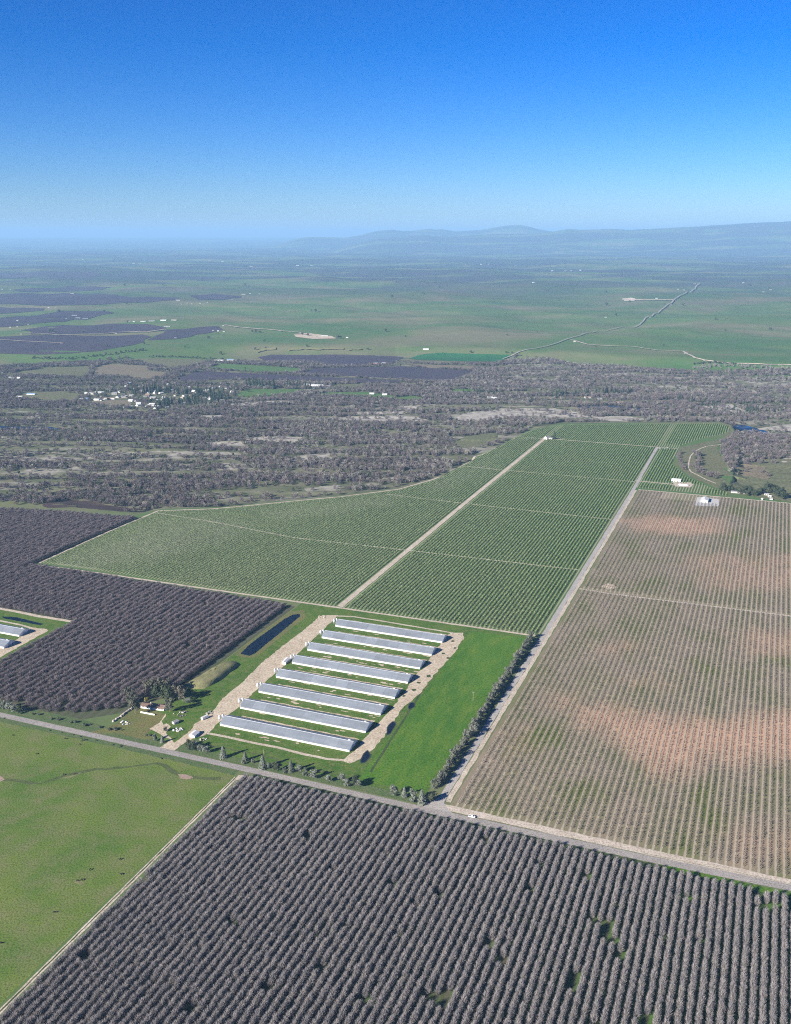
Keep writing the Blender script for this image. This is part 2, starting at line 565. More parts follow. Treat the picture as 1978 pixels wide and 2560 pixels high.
def scatter_stuff(name, protos, P, rot, scl, label, cat, seed=0):
    """one object: the trees of a mass beyond those built singly, as instances on points"""
    me = bpy.data.meshes.new(name)
    n = len(P)
    me.vertices.add(n)
    me.vertices.foreach_set('co', np.asarray(P, np.float32).ravel())
    a = me.attributes.new('rot', 'FLOAT', 'POINT'); a.data.foreach_set('value', np.asarray(rot, np.float32))
    a = me.attributes.new('scl', 'FLOAT_VECTOR', 'POINT'); a.data.foreach_set('vector', np.asarray(scl, np.float32).ravel())
    a = me.attributes.new('idx', 'INT', 'POINT'); a.data.foreach_set('value', np.random.default_rng(seed).integers(0, len(protos), n).astype(np.int32))
    o = link(bpy.data.objects.new(name, me))
    ng = bpy.data.node_groups.new(name + '_nodes', 'GeometryNodeTree')
    ng.interface.new_socket('Geometry', in_out='INPUT', socket_type='NodeSocketGeometry')
    ng.interface.new_socket('Geometry', in_out='OUTPUT', socket_type='NodeSocketGeometry')
    N, L = ng.nodes, ng.links
    gi = N.new('NodeGroupInput'); go = N.new('NodeGroupOutput')
    iop = N.new('GeometryNodeInstanceOnPoints'); jn = N.new('GeometryNodeJoinGeometry')
    for p in protos:
        oi = N.new('GeometryNodeObjectInfo'); oi.inputs['Object'].default_value = p
        oi.inputs['As Instance'].default_value = True
        L.new(oi.outputs['Geometry'], jn.inputs[0])
    def named(t, nm):
        q = N.new('GeometryNodeInputNamedAttribute'); q.data_type = t; q.inputs['Name'].default_value = nm
        return [s_ for s_ in q.outputs if s_.enabled and s_.name == 'Attribute'][0]
    cx = N.new('ShaderNodeCombineXYZ'); L.new(named('FLOAT', 'rot'), cx.inputs['Z'])
    er = N.new('FunctionNodeEulerToRotation'); L.new(cx.outputs[0], er.inputs[0])
    L.new(gi.outputs[0], iop.inputs['Points'])
    L.new(jn.outputs[0], iop.inputs['Instance'])
    iop.inputs['Pick Instance'].default_value = True
    L.new(named('INT', 'idx'), iop.inputs['Instance Index'])
    L.new(er.outputs[0], iop.inputs['Rotation'])
    L.new(named('FLOAT_VECTOR', 'scl'), iop.inputs['Scale'])
    L.new(iop.outputs[0], go.inputs[0])
    md = o.modifiers.new('plants', 'NODES'); md.node_group = ng
    tag(o, label, cat, None, 'stuff')
    return o

def proto(me):
    return bpy.data.objects.new(me.name + '_source', me)    # not linked: only lends its mesh

# ------------------------------------------------------------------ ground materials
def uvpx(x, y):
    return xy2uv(*ray_hit(x, y))

def ground_mat():
    m, n, l, b = new_mat('ground', 0.97, 0.05)
    k = NB(n, l)
    big = k.noise(k.scale(k.pos, 1, 1.6), 0.0011, 5, 0.62, 0.4)
    med = k.noise(k.scale(k.pos, 1, 1.5), 0.009, 4, 0.6)
    fin = k.noise(k.pos, 0.09, 4, 0.7)
    grass = k.ramp(big, [(0.35, (0.060, 0.122, 0.038)), (0.48, (0.088, 0.135, 0.046)), (0.62, (0.155, 0.148, 0.082))])
    grass = k.mix(k.math('MULTIPLY', k.ramp(med, [(0.5, 0.0), (0.75, 1.0)]), 0.6), grass, (0.13, 0.115, 0.072))
    grass = k.mix(k.math('MULTIPLY', k.ramp(fin, [(0.55, 0.0), (0.8, 1.0)]), 0.5), grass, (0.045, 0.07, 0.03))
    # far country: blocks of leafless orchard and brush between the pastures
    sc = k.scale(k.pos, 1, 2.6)
    far_n = k.noise(sc, 0.00033, 5, 0.65, 0.6)
    dark = k.mix(k.ramp(k.noise(sc, 0.0016, 3), [(0.4, 0.0), (0.6, 1.0)]), (0.055, 0.050, 0.062), (0.05, 0.065, 0.045))
    y = k.sep(k.pos)[1]
    far_w = k.math('MULTIPLY', k.ramp(k.math('DIVIDE', y, 40000), [(0.15, 0.0), (0.27, 1.0)]), k.ramp(far_n, [(0.43, 0.0), (0.50, 1.0)]))
    grass = k.mix(far_w, grass, dark)
    rip = k.attr('rip'); tan = k.attr('tan')
    rg = k.ramp(k.noise(k.scale(k.pos, 0.3, 1.0), 0.035, 4, 0.65), [(0.35, (0.075, 0.09, 0.042)), (0.55, (0.135, 0.135, 0.08)), (0.75, (0.21, 0.195, 0.14))])
    rg = k.mix(k.math('MULTIPLY', k.ramp(fin, [(0.5, 0.0), (0.7, 1.0)]), 0.5), rg, (0.075, 0.075, 0.055))
    col = k.mix(rip, grass, rg)
    tn = k.ramp(k.noise(k.pos, 0.07, 5, 0.7), [(0.35, (0.20, 0.175, 0.14)), (0.6, (0.37, 0.34, 0.29)), (0.8, (0.42, 0.39, 0.34))])
    col = k.mix(tan, col, tn)
    l.new(col, b.inputs['Base Color'])
    return m
ground_mat()
mottled('pasture', (0.075, 0.132, 0.022), (0.130, 0.166, 0.036), (0.158, 0.152, 0.072), 0.014, 0.05, 0.7, 0.5)
mottled('lush_grass', (0.045, 0.118, 0.012), (0.064, 0.145, 0.015), (0.115, 0.175, 0.022), 0.02, 0.09, 0.5, 0.5, aniso=(1.0, 0.3))
mottled('compound_grass', (0.045, 0.105, 0.014), (0.075, 0.135, 0.018), (0.15, 0.15, 0.055), 0.03, 0.14, 0.6, 0.4)
mottled('olive_grass', (0.10, 0.125, 0.04), (0.15, 0.145, 0.05), (0.14, 0.11, 0.05), 0.03, 0.12, 0.6, 0.3)
mottled('verge_grass', (0.060, 0.105, 0.035), (0.085, 0.125, 0.04), (0.14, 0.13, 0.08), 0.03, 0.2, 0.7, 0.4)
mottled('bare_dirt', (0.43, 0.355, 0.255), (0.50, 0.42, 0.31), (0.33, 0.255, 0.17), 0.03, 0.10, 0.5, 0.3)
mottled('gravel_shoulder', (0.42, 0.36, 0.285), (0.49, 0.42, 0.34), (0.33, 0.265, 0.195), 0.03, 0.09, 0.6, 0.2)
mottled('track_dirt', (0.42, 0.355, 0.27), (0.50, 0.43, 0.34), (0.32, 0.26, 0.19), 0.03, 0.08, 0.6, 0.2)
mottled('asphalt', (0.265, 0.24, 0.215), (0.31, 0.28, 0.25), (0.23, 0.205, 0.185), 0.02, 0.12, 0.8, 0.1, 0.9)
mottled('lane_asphalt', (0.29, 0.27, 0.25), (0.35, 0.325, 0.30), (0.38, 0.335, 0.275), 0.03, 0.1, 0.8, 0.1)
mottled('wet_mud', (0.035, 0.034, 0.032), (0.06, 0.055, 0.045), (0.03, 0.04, 0.03), 0.06, 0.3, 0.8, 0.0, 0.5, spec=0.3)
mottled('dark_weeds', (0.035, 0.062, 0.02), (0.055, 0.08, 0.03), (0.08, 0.08, 0.045), 0.05, 0.2, 0.7, 0.3)
mottled('swale_grass', (0.062, 0.09, 0.028), (0.08, 0.105, 0.036), (0.105, 0.105, 0.05), 0.05, 0.2, 0.7, 0.2)
mottled('brown_puddle', (0.30, 0.215, 0.15), (0.34, 0.25, 0.18), (0.26, 0.19, 0.13), 0.05, 0.3, 0.8, 0.0, 0.4, spec=0.35)
mottled('tan_slope', (0.17, 0.165, 0.075), (0.22, 0.20, 0.10), (0.11, 0.125, 0.05), 0.05, 0.2, 0.8, 0.3)
mottled('olive_field', (0.115, 0.125, 0.062), (0.14, 0.135, 0.07), (0.12, 0.115, 0.065), 0.006, 0.03, 0.2)
mottled('brown_field', (0.17, 0.135, 0.085), (0.155, 0.14, 0.09), (0.20, 0.165, 0.115), 0.006, 0.03, 0.2)
mottled('green_field', (0.062, 0.135, 0.035), (0.080, 0.145, 0.040), (0.10, 0.135, 0.05), 0.006, 0.03, 0.2)
mottled('emerald_field', (0.022, 0.105, 0.036), (0.026, 0.115, 0.042), (0.03, 0.10, 0.04), 0.004, 0.02, 0.2)
mottled('dark_orchard', (0.056, 0.046, 0.060), (0.068, 0.055, 0.068), (0.050, 0.046, 0.052), 0.006, 0.03, 0.16, 0.0, aniso=(1.0, 0.25))
mottled('marsh', (0.060, 0.040, 0.040), (0.075, 0.05, 0.045), (0.05, 0.045, 0.035), 0.01, 0.05, 0.3)

def water_mat(name, spec, ior):
    m, n, l, b = new_mat(name, 0.08, 0.5)
    k = NB(n, l)
    b.inputs['Base Color'].default_value = (0.006, 0.014, 0.03, 1)
    b.inputs['Specular IOR Level'].default_value = spec
    b.inputs['IOR'].default_value = ior
    k.bump(k.noise(k.pos, 0.6, 3), 0.12, 0.3, b)
water_mat('water', 0.12, 1.1)
water_mat('river_water', 0.3, 1.33)

def young_extra(k, vec, col):
    sal = k.attr('soil')
    nz = k.noise(k.scale(vec, 1.0, 0.45), 0.045, 5, 0.7)
    sk = k.noise(k.scale(vec, 1.0, 0.06), 0.33, 3, 0.6)
    f = k.math('ADD', k.math('MULTIPLY', sal, 1.1), k.math('MULTIPLY', k.math('SUBTRACT', nz, 0.55), 1.5))
    f = k.math('ADD', f, k.math('MULTIPLY', k.math('SUBTRACT', sk, 0.5), 0.7))
    f = k.math('MULTIPLY', k.ramp(f, [(0.0, 0.0), (1.0, 1.0)]), k.ramp(sal, [(0.0, 0.0), (0.4, 1.0)]))
    return k.mix(f, col, k.mix(nz, (0.42, 0.235, 0.145), (0.43, 0.29, 0.195)))
YP, YV0 = 6.1, -216.0
rows_floor('young_floor', [(0.30, (0.105, 0.122, 0.034)), (0.43, (0.155, 0.143, 0.078)), (0.57, (0.195, 0.163, 0.108)), (0.75, (0.22, 0.175, 0.125))], (0.35, 0.295, 0.22), YP, YV0 - 0.9, 0.15, 0.02, young_extra)

def parcel_extra(k, vec, col):
    nz = k.noise(vec, 0.02, 4, 0.65)
    f = k.ramp(k.math('ADD', k.attr('pale'), k.math('MULTIPLY', k.math('SUBTRACT', nz, 0.5), 1.2)), [(0.15, 0.0), (0.9, 1.0)])
    return k.mix(k.math('MULTIPLY', f, 0.8), col, (0.25, 0.235, 0.17))
PP, PV0 = 5.3, -240.0 - 5.3 * 0.5
rows_floor('parcel_floor', [(0.30, (0.040, 0.082, 0.016)), (0.5, (0.055, 0.095, 0.022)), (0.7, (0.09, 0.11, 0.038))], (0.26, 0.265, 0.165), PP, PV0, 0.2, 0.006, parcel_extra, berm_mix=0.85)

def a_extra(k, vec, col):
    u, v = uvpx(1950, 2480)
    g = k.blob(vec, v, u, 330, 330)
    nz = k.noise(k.scale(vec, 1.0, 0.3), 0.06, 4, 0.7)
    f = k.ramp(k.math('ADD', k.math('MULTIPLY', g, 0.7), k.math('MULTIPLY', k.math('SUBTRACT', nz, 0.5), 1.5)), [(0.2, 0.0), (0.6, 1.0)])
    col = k.mix(f, col, (0.062, 0.13, 0.024))
    return k.mix(k.ramp(nz, [(0.66, 0.0), (0.76, 1.0)]), col, (0.13, 0.19, 0.025))
AP, AV0 = 6.1, -406.0
rows_floor('orchard_floor', [(0.30, (0.045, 0.075, 0.022)), (0.55, (0.065, 0.075, 0.034)), (0.75, (0.08, 0.07, 0.045))], (0.09, 0.078, 0.056), AP, AV0, 0.2, 0.012, a_extra, berm_mix=0.6)
BP, BV0 = 9.0, -563.0
rows_floor('bare_orchard_floor', [(0.30, (0.055, 0.075, 0.03)), (0.6, (0.07, 0.075, 0.042)), (0.8, (0.12, 0.115, 0.05))], (0.10, 0.088, 0.075), BP, BV0, 0.2, 0.012, berm_mix=0.5)

# plants and buildings
foliage('orchard_twigs', [(0.245, 0.22, 0.215), (0.285, 0.258, 0.245), (0.215, 0.20, 0.20), (0.265, 0.24, 0.22)], pos_var=0.22)
foliage('dark_orchard_twigs', [(0.150, 0.125, 0.130), (0.180, 0.15, 0.152), (0.135, 0.118, 0.125)], pos_var=0.25)
plain('bark', (0.12, 0.10, 0.09), 0.95, 0.05, 0.25)
plain('pale_bark', (0.30, 0.26, 0.22), 0.95, 0.05, 0.2)
foliage('young_twigs', [(0.15, 0.125, 0.10), (0.125, 0.105, 0.085), (0.11, 0.095, 0.08)], pos_var=0.25)
foliage('parcel_leaves', [(0.15, 0.215, 0.085), (0.195, 0.25, 0.115), (0.13, 0.19, 0.07)], pos_var=0.25)
foliage('river_twigs', [(0.135, 0.112, 0.115), (0.18, 0.15, 0.145), (0.105, 0.092, 0.10), (0.165, 0.132, 0.118), (0.10, 0.11, 0.075)], pos_var=0.3)
foliage('pale_twigs', [(0.21, 0.195, 0.165), (0.25, 0.23, 0.195), (0.18, 0.17, 0.155)], pos_var=0.25)
foliage('oak_leaves', [(0.055, 0.068, 0.042), (0.045, 0.06, 0.035), (0.075, 0.085, 0.05)], pos_var=0.35)
foliage('conifer_needles', [(0.035, 0.055, 0.034), (0.045, 0.065, 0.04), (0.03, 0.048, 0.032)], pos_var=0.35)
foliage('grey_leaves', [(0.135, 0.15, 0.115), (0.175, 0.185, 0.15), (0.11, 0.125, 0.09)], pos_var=0.4)
foliage('windrow_leaves', [(0.115, 0.13, 0.095), (0.155, 0.155, 0.125), (0.085, 0.10, 0.068), (0.19, 0.19, 0.155)], pos_var=0.4)
foliage('eucalyptus_leaves', [(0.095, 0.10, 0.07), (0.125, 0.115, 0.085), (0.07, 0.08, 0.055)], pos_var=0.4)
foliage('yellow_leaves', [(0.20, 0.19, 0.05), (0.22, 0.20, 0.06)], pos_var=0.3)
foliage('shrub_leaves', [(0.07, 0.09, 0.055), (0.10, 0.11, 0.08), (0.06, 0.075, 0.05)], pos_var=0.4)
plain('white_paint', (0.80, 0.79, 0.76), 0.6, 0.3, 0.05, 0.3)
plain('off_white', (0.45, 0.43, 0.39), 0.8, 0.2, 0.15, 0.5)
plain('grey_metal', (0.42, 0.42, 0.42), 0.5, 0.4, 0.1)
plain('galvanised', (0.50, 0.51, 0.52), 0.42, 0.5, 0.12, 0.8)
plain('dark_metal', (0.06, 0.06, 0.065), 0.6, 0.3)
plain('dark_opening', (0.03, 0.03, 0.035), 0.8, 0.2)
plain('terracotta', (0.20, 0.135, 0.105), 0.9, 0.1, 0.3, 0.9)
plain('brown_roof', (0.20, 0.15, 0.115), 0.9, 0.1, 0.25)
plain('grey_roof', (0.24, 0.235, 0.23), 0.9, 0.1, 0.2)
plain('pale_roof', (0.48, 0.475, 0.46), 0.8, 0.2, 0.12)
plain('blue_roof', (0.20, 0.30, 0.42), 0.7, 0.3, 0.1)
plain('red_barn', (0.42, 0.12, 0.08), 0.9, 0.1, 0.15)
plain('wood_pole', (0.24, 0.19, 0.14), 0.95, 0.05, 0.2)
plain('concrete', (0.40, 0.385, 0.36), 0.9, 0.1, 0.12)
plain('glass', (0.02, 0.025, 0.03), 0.1, 0.5, 0.0)
plain('tyre', (0.02, 0.02, 0.02), 0.9, 0.1, 0.0)
plain('car_white', (0.78, 0.78, 0.78), 0.25, 0.5, 0.02)
plain('cow_hide', (0.018, 0.015, 0.014), 0.7, 0.2, 0.2, 3.0)
plain('rubbish', (0.27, 0.255, 0.235), 0.9, 0.1, 0.5, 0.9)
plain('rock', (0.35, 0.31, 0.26), 0.95, 0.05, 0.3)

def roof_mat():
    """sheet-metal roof: seams every metre across the length, dust streaks down the slope"""
    m, n, l, b = new_mat('shed_roof', 0.5, 0.35)
    k = NB(n, l)
    vec = k.uv()
    x = k.sep(vec)[0]
    ph = k.math('FRACT', k.math('DIVIDE', x, 1.0))
    seam = k.ramp(k.math('ABSOLUTE', k.math('SUBTRACT', ph, 0.5)), [(0.42, 1.0), (0.5, 0.86)])
    st = k.noise(k.scale(vec, 0.9, 0.05), 0.5, 3, 0.7)
    pan = k.noise(k.scale(vec, 0.05, 0.01), 0.9, 1)
    col = k.mix(k.ramp(st, [(0.35, 0.0), (0.7, 1.0)]), (0.155, 0.172, 0.192), (0.185, 0.20, 0.218))
    col = k.mix(1.0, col, k.ramp(pan, [(0.3, 0.9), (0.7, 1.08)]), 'MULTIPLY')
    col = k.mix(1.0, col, seam, 'MULTIPLY')
    oi = n.new('ShaderNodeObjectInfo')
    col = k.mix(1.0, col, k.ramp(oi.outputs['Random'], [(0.0, 0.90), (1.0, 1.10)]), 'MULTIPLY')
    ru = k.noise(k.scale(vec, 0.5, 0.12), 0.35, 4, 0.7)
    col = k.mix(k.math('MULTIPLY', k.ramp(ru, [(0.62, 0.0), (0.78, 1.0)]), 0.5), col, (0.22, 0.17, 0.13))
    l.new(col, b.inputs['Base Color'])
roof_mat()

# ------------------------------------------------------------------ polygons of the land
POLY = {}
Zb = (400, 1480, 2.109)          # close survey window over the barns
left_yard = W([(160, 735), (190, 690), (270, 640), (330, 560), (430, 480), (530, 380), (640, 290), (740, 215), (830, 140), (860, 122), (940, 122), (915, 150), (880, 178), (850, 210), (795, 262), (740, 315), (680, 370), (620, 420), (560, 470), (500, 525), (450, 575), (400, 620), (340, 665), (290, 705), (262, 738), (230, 750)], *Zb)
right_yard = W([(960, 890), (1000, 855), (1035, 830), (1070, 780), (1110, 735), (1180, 660), (1240, 590), (1290, 530), (1340, 450), (1400, 390), (1450, 310), (1490, 260), (1535, 215), (1600, 215), (1605, 240), (1560, 310), (1500, 380), (1440, 440), (1400, 500), (1340, 560), (1290, 600), (1260, 640), (1210, 720), (1160, 790), (1110, 840), (1060, 880), (1000, 905)], *Zb)

RIV = W([(-250, 1262), (0, 1262), (150, 1266), (330, 1282), (397, 1270), (533, 1268), (711, 1251), (848, 1238), (1000, 1217), (1087, 1192), (1174, 1149), (1191, 1129), (1243, 1112), (1278, 1092), (1330, 1070), (1400, 1056), (1800, 1054), (1845, 1068), (1842, 1085), (1800, 1110), (1810, 1180), (1850, 1190), (1990, 1200), (2300, 1210),
         (2300, 930), (1978, 925), (1850, 922), (1700, 927), (1560, 916), (1450, 912), (1350, 892), (1290, 890), (1240, 908), (1100, 908), (1000, 905), (880, 908), (780, 902), (600, 905), (400, 902), (200, 905), (0, 915), (-250, 930)])
F_OLIVE = W([(6, 936), (33, 931), (119, 921), (225, 915), (228, 922), (216, 944), (190, 943), (133, 941), (59, 938), (24, 943)])
F_BROWN = W([(246, 915), (285, 910), (370, 915), (371, 927), (421, 931), (406, 943), (370, 949), (326, 944), (267, 938), (234, 937)])
F_GREEN1 = W([(335, 897), (500, 898), (515, 902), (470, 917), (420, 918), (370, 912), (350, 904)])
F_DARKTOP = W([(645, 893), (678, 887), (986, 891), (1010, 893), (985, 908), (900, 914), (826, 913), (750, 903), (660, 902)])
F_DARKR = W([(752, 934), (785, 921), (1000, 916), (1074, 921), (1178, 927), (1190, 930), (1142, 949), (1118, 955), (1000, 948), (850, 940), (752, 937)])
F_DARKL = W([(440, 945), (500, 928), (630, 934), (750, 940), (1000, 951), (1000, 957), (900, 957), (750, 951), (560, 948), (460, 955)])
F_GREEN2 = W([(524, 921), (550, 909), (619, 913), (749, 921), (755, 924), (737, 934), (678, 933), (589, 927)])
F_BRIGHT = W([(589, 987), (619, 974), (755, 973), (761, 976), (731, 986), (690, 988), (624, 993), (586, 992)])
F_GREEN3 = W([(782, 987), (826, 981), (921, 981), (986, 990), (986, 996), (885, 992), (811, 990)])
F_PALE = W([(826, 962), (900, 960), (915, 966), (880, 969), (830, 968)])
F_EMER = W([(1024, 896), (1044, 888), (1101, 882), (1276, 887), (1276, 891), (1243, 904), (1166, 904), (1039, 899)])
F_TANSTRIP = W([(1012, 910), (1184, 916), (1190, 925), (1074, 921)])
F_G4 = W([(1127, 977), (1139, 972), (1237, 977), (1190, 979), (1166, 984), (1133, 984)])
F_G5 = W([(990, 993), (1036, 990), (1059, 998), (1000, 1003)])
F_PADDOCK = W([(28, 996), (60, 982), (150, 980), (205, 985), (190, 1002), (130, 1004), (60, 998)])
F_TOWNF = W([(240, 1001), (330, 1000), (328, 1012), (300, 1017), (230, 1006)])
F_MEADOW_T = W([(1128, 1108), (1170, 1090), (1245, 1080), (1240, 1100), (1200, 1118), (1150, 1120)])
RIVER1 = W([(1828, 1066), (1845, 1061), (1880, 1068), (1915, 1078), (1930, 1086), (1910, 1088), (1870, 1080)])
RIVER2 = W([(1440, 1019), (1480, 1014), (1540, 1014), (1600, 1020), (1640, 1026), (1620, 1028), (1550, 1022), (1490, 1021)])
RIVER3 = W([(-60, 1066), (40, 1066), (130, 1068), (165, 1072), (120, 1076), (30, 1074), (-60, 1076)])
MARSH = W([(105, 1262), (170, 1250), (215, 1252), (330, 1272), (350, 1280), (300, 1279), (180, 1268), (120, 1270)])
TANS = [W(p) for p in (
    [(1130, 1050), (1166, 1032), (1252, 1021), (1320, 1020), (1385, 1021), (1444, 1030), (1500, 1042), (1440, 1044), (1300, 1038), (1240, 1048), (1180, 1053)],
    [(571, 1011), (633, 1005), (690, 1001), (746, 1002), (755, 1008), (678, 1011), (589, 1014)],
    [(500, 1038), (560, 1037), (545, 1047), (500, 1050)],
    [(785, 1047), (885, 1041), (1040, 1041), (1070, 1050), (1000, 1056), (885, 1050)],
    [(880, 1030), (1020, 1028), (1010, 1034), (900, 1036)],
    [(1000, 1015), (1060, 1014), (1040, 1022), (1000, 1024)],
    [(1480, 1042), (1560, 1040), (1620, 1048), (1560, 1054), (1480, 1052)],
    [(600, 1096), (700, 1090), (760, 1094), (740, 1104), (640, 1108)],
    [(1880, 1075), (1978, 1060), (2100, 1060), (2100, 1075), (1960, 1078)],
    [(510, 1108), (600, 1104), (620, 1114), (530, 1120)],
    [(1740, 1018), (1830, 1010), (1870, 1030), (1860, 1042), (1800, 1030)],
)]
SEMITAN = [W(p) for p in (
    [(1290, 905), (1360, 905), (1450, 925), (1560, 930), (1700, 935), (1978, 940), (2300, 940), (2300, 1000), (1978, 1005), (1880, 1000), (1720, 975), (1560, 968), (1400, 965), (1300, 950), (1240, 940), (1240, 920)],
    [(0, 1150), (150, 1132), (400, 1128), (600, 1132), (640, 1142), (500, 1148), (250, 1150), (80, 1158)],
    [(0, 1185), (150, 1162), (350, 1160), (600, 1158), (640, 1172), (430, 1176), (200, 1176), (60, 1196)],
    [(0, 1240), (60, 1232), (150, 1232), (140, 1246), (60, 1252), (0, 1252)],
    [(520, 1250), (560, 1228), (620, 1232), (640, 1248), (580, 1256)],
    [(760, 1220), (860, 1212), (960, 1196), (1000, 1192), (980, 1206), (880, 1222), (770, 1232)],
    [(720, 1150), (850, 1120), (930, 1122), (900, 1136), (800, 1150), (730, 1166)],
    [(0, 1030), (60, 1028), (120, 1034), (100, 1046), (0, 1050)],
)]
M_RIGHT = W([(1845, 1060), (1842, 1090), (1700, 1118), (1690, 1160), (1720, 1190), (1780, 1215), (1825, 1232), (1978, 1256), (2300, 1300), (2300, 1150), (1978, 1148), (1920, 1146), (1870, 1140), (1840, 1150), (1800, 1140), (1795, 1110)])
M_TAN = W([(1832, 1168), (1850, 1160), (1910, 1166), (1930, 1190), (1920, 1200), (1850, 1188)])
M_TAN2 = W([(1935, 1170), (1960, 1144), (1978, 1142), (2150, 1140), (2150, 1200), (1978, 1206), (1950, 1196)])

# ------------------------------------------------------------------ the ground sheet
def build_ground():
    rad = np.concatenate([np.linspace(2, 240, 10), np.geomspace(250, 1250, 80), np.geomspace(1255, 3700, 330), np.geomspace(3710, 12000, 330), np.geomspace(12130, 95000, 130)])
    ang = np.radians(np.concatenate([np.arange(-180, -32, 8.0), np.arange(-32, 32.01, 0.1), np.arange(36, 180, 8.0)]))
    A, R = np.meshgrid(ang, rad)
    X = R * np.sin(A); Y = R * np.cos(A)
    Z = terrain(X, Y)
    nr, na = X.shape
    co = np.stack([X, Y, Z], -1).reshape(-1, 3)
    i = np.arange(nr - 1)[:, None]; j = np.arange(na)[None, :]; j2 = (j + 1) % na
    quads = np.stack([i * na + j, i * na + j2, (i + 1) * na + j2, (i + 1) * na + j], -1).reshape(-1, 4)[:, ::-1]
    me = bpy.data.meshes.new('ground')
    me.vertices.add(len(co)); me.vertices.foreach_set('co', co.astype(np.float32).ravel())
    me.loops.add(quads.size); me.loops.foreach_set('vertex_index', quads.astype(np.int32).ravel())
    me.polygons.add(len(quads))
    me.polygons.foreach_set('loop_start', np.arange(0, quads.size, 4, dtype=np.int32))
    me.polygons.foreach_set('use_smooth', np.ones(len(quads), bool))
    me.update(calc_edges=True)
    X, Y = X.ravel(), Y.ravel()
    u, v = xy2uv(X, Y)
    rip = sstep(0, 30, u - np.interp(v, EDGE_V, EDGE_U))
    foot = np.maximum(4150 - np.where(X > 0, 0.5 * X, -0.25 * X), 3350)
    rip = rip * (1 - sstep(-250, 30, Y - foot)) * (np.abs(np.arctan2(X, Y)) < 1.2)
    tan = np.zeros(len(X))
    for p in TANS + [M_TAN2]: tan[inside(X, Y, p)] = 0.95
    n1 = fbm(X / 45, Y / 30, 71, 3)
    for p in SEMITAN + [M_TAN]:
        s_ = inside(X, Y, p); tan[s_] = np.maximum(tan[s_], sstep(0.42, 0.66, n1[s_]) * 0.75)
    ridge = fbm(X / 190, (Y + 60 * (fbm(X / 300, Y / 300, 5) - 0.5)) / 32, 11, 2)
    tan = np.maximum(tan, 0.5 * rip * sstep(0.62, 0.8, ridge) * (Y < 2900))
    for nm, val in (('rip', rip), ('tan', tan)):
        a = me.attributes.new(nm, 'FLOAT', 'POINT'); a.data.foreach_set('value', val.astype(np.float32))
    me.materials.append(MATS['ground'])
    o = link(bpy.data.objects.new('ground', me))
    tag(o, 'grassland, river bottom and distant rolling hills', None, None, 'structure')
build_ground()

# ------------------------------------------------------------------ roads, fields, yards, water
YOUNG = [(694.5, -222), (694.5, 150), (1848, 150), (1848, -222)]
PARCEL = [(1082, -236), (1082, -993), (1385, -993), (1428, -909), (1515, -812), (1583, -733), (1682, -650), (1783, -613), (1955, -593), (2040, -604), (2127, -580), (2228, -574), (2364, -555), (2459, -505), (2625, -125), (2600, -95), (2540, -90), (2487, -101), (2385, -159), (2300, -188), (2102, -185), (1985, -142), (1918, -91), (1892, -60), (1866, -58), (1866, -236)]
ORCH_A = [(668, -410), (668, 190), (250, 190), (250, -410)]
ORCH_B = [(703, -620), (735, -585), (800, -558), (1062, -558), (1068, -996), (1330, -997), (1315, -1160), (1292, -1270), (1270, -1700), (915, -1700), (911, -793), (703, -800)]
YF = patch('field', UVP(YOUNG), 1, 'young_floor', 9, label='soil of the young orchard with reddish patches')
PF = patch('field', UVP(PARCEL), 1, 'parcel_floor', 14, label='grassy floor of the green orchard block')
def soil_mask(o, name, polys, soft):
    """stores how much of a soil shows at each point of a field (0..1), with a soft uneven border"""
    n = len(o.data.vertices); co = np.empty(n * 3, np.float32); o.data.vertices.foreach_get('co', co)
    X, Y = co[0::3].astype(float), co[1::3].astype(float); val = np.zeros(n)
    for pts, st in polys:
        P = W(pts); d = np.full(n, 1e9)
        for (x0, y0), (x1, y1) in zip(P, P[1:] + P[:1]):
            ex, ey = x1 - x0, y1 - y0; t = np.clip(((X - x0) * ex + (Y - y0) * ey) / (ex * ex + ey * ey + 1e-9), 0, 1)
            d = np.minimum(d, np.hypot(X - x0 - t * ex, Y - y0 - t * ey))
        d = np.where(inside(X, Y, P), d, -d)
        val = np.maximum(val, st * sstep(-soft, soft, d))
    a = o.data.attributes.new(name, 'FLOAT', 'POINT'); a.data.foreach_set('value', val.astype(np.float32))
soil_mask(YF, 'soil', [
    ([(1440, 1770), (1520, 1765), (1600, 1785), (1700, 1795), (1800, 1800), (1900, 1785), (2060, 1770), (2060, 1895), (1850, 1905), (1760, 1900), (1690, 1940), (1640, 1930), (1590, 1890), (1540, 1840), (1470, 1815)], 1.0),
    ([(1490, 1618), (1560, 1600), (1590, 1622), (1520, 1640)], .6), ([(1550, 1300), (1640, 1288), (1800, 1300), (1810, 1332), (1700, 1338), (1600, 1328)], .85),
    ([(1820, 1585), (1900, 1570), (2060, 1570), (2060, 1645), (1880, 1640)], .6), ([(1370, 1735), (1440, 1725), (1460, 1772), (1390, 1785)], .55), ([(1250, 1840), (1310, 1815), (1320, 1870), (1240, 1900)], .45),
    ([(1780, 2080), (2060, 2060), (2060, 2165), (1850, 2150)], .5), ([(1690, 1385), (2060, 1375), (2060, 1490), (1750, 1475)], .45), ([(1500, 1690), (1640, 1680), (1700, 1720), (1560, 1730)], .4)], 42)
soil_mask(PF, 'pale', [([(130, 1418), (260, 1360), (400, 1300), (520, 1290), (640, 1300), (620, 1335), (480, 1375), (330, 1412), (230, 1420)], .8), ([(640, 1280), (860, 1250), (1010, 1236), (980, 1262), (820, 1285), (700, 1300)], .8), ([(1040, 1215), (1180, 1165), (1260, 1118), (1280, 1130), (1200, 1190), (1080, 1235)], .6)], 45)
patch('field', UVP(ORCH_A), 1, 'orchard_floor', label='weedy floor of the foreground orchard')
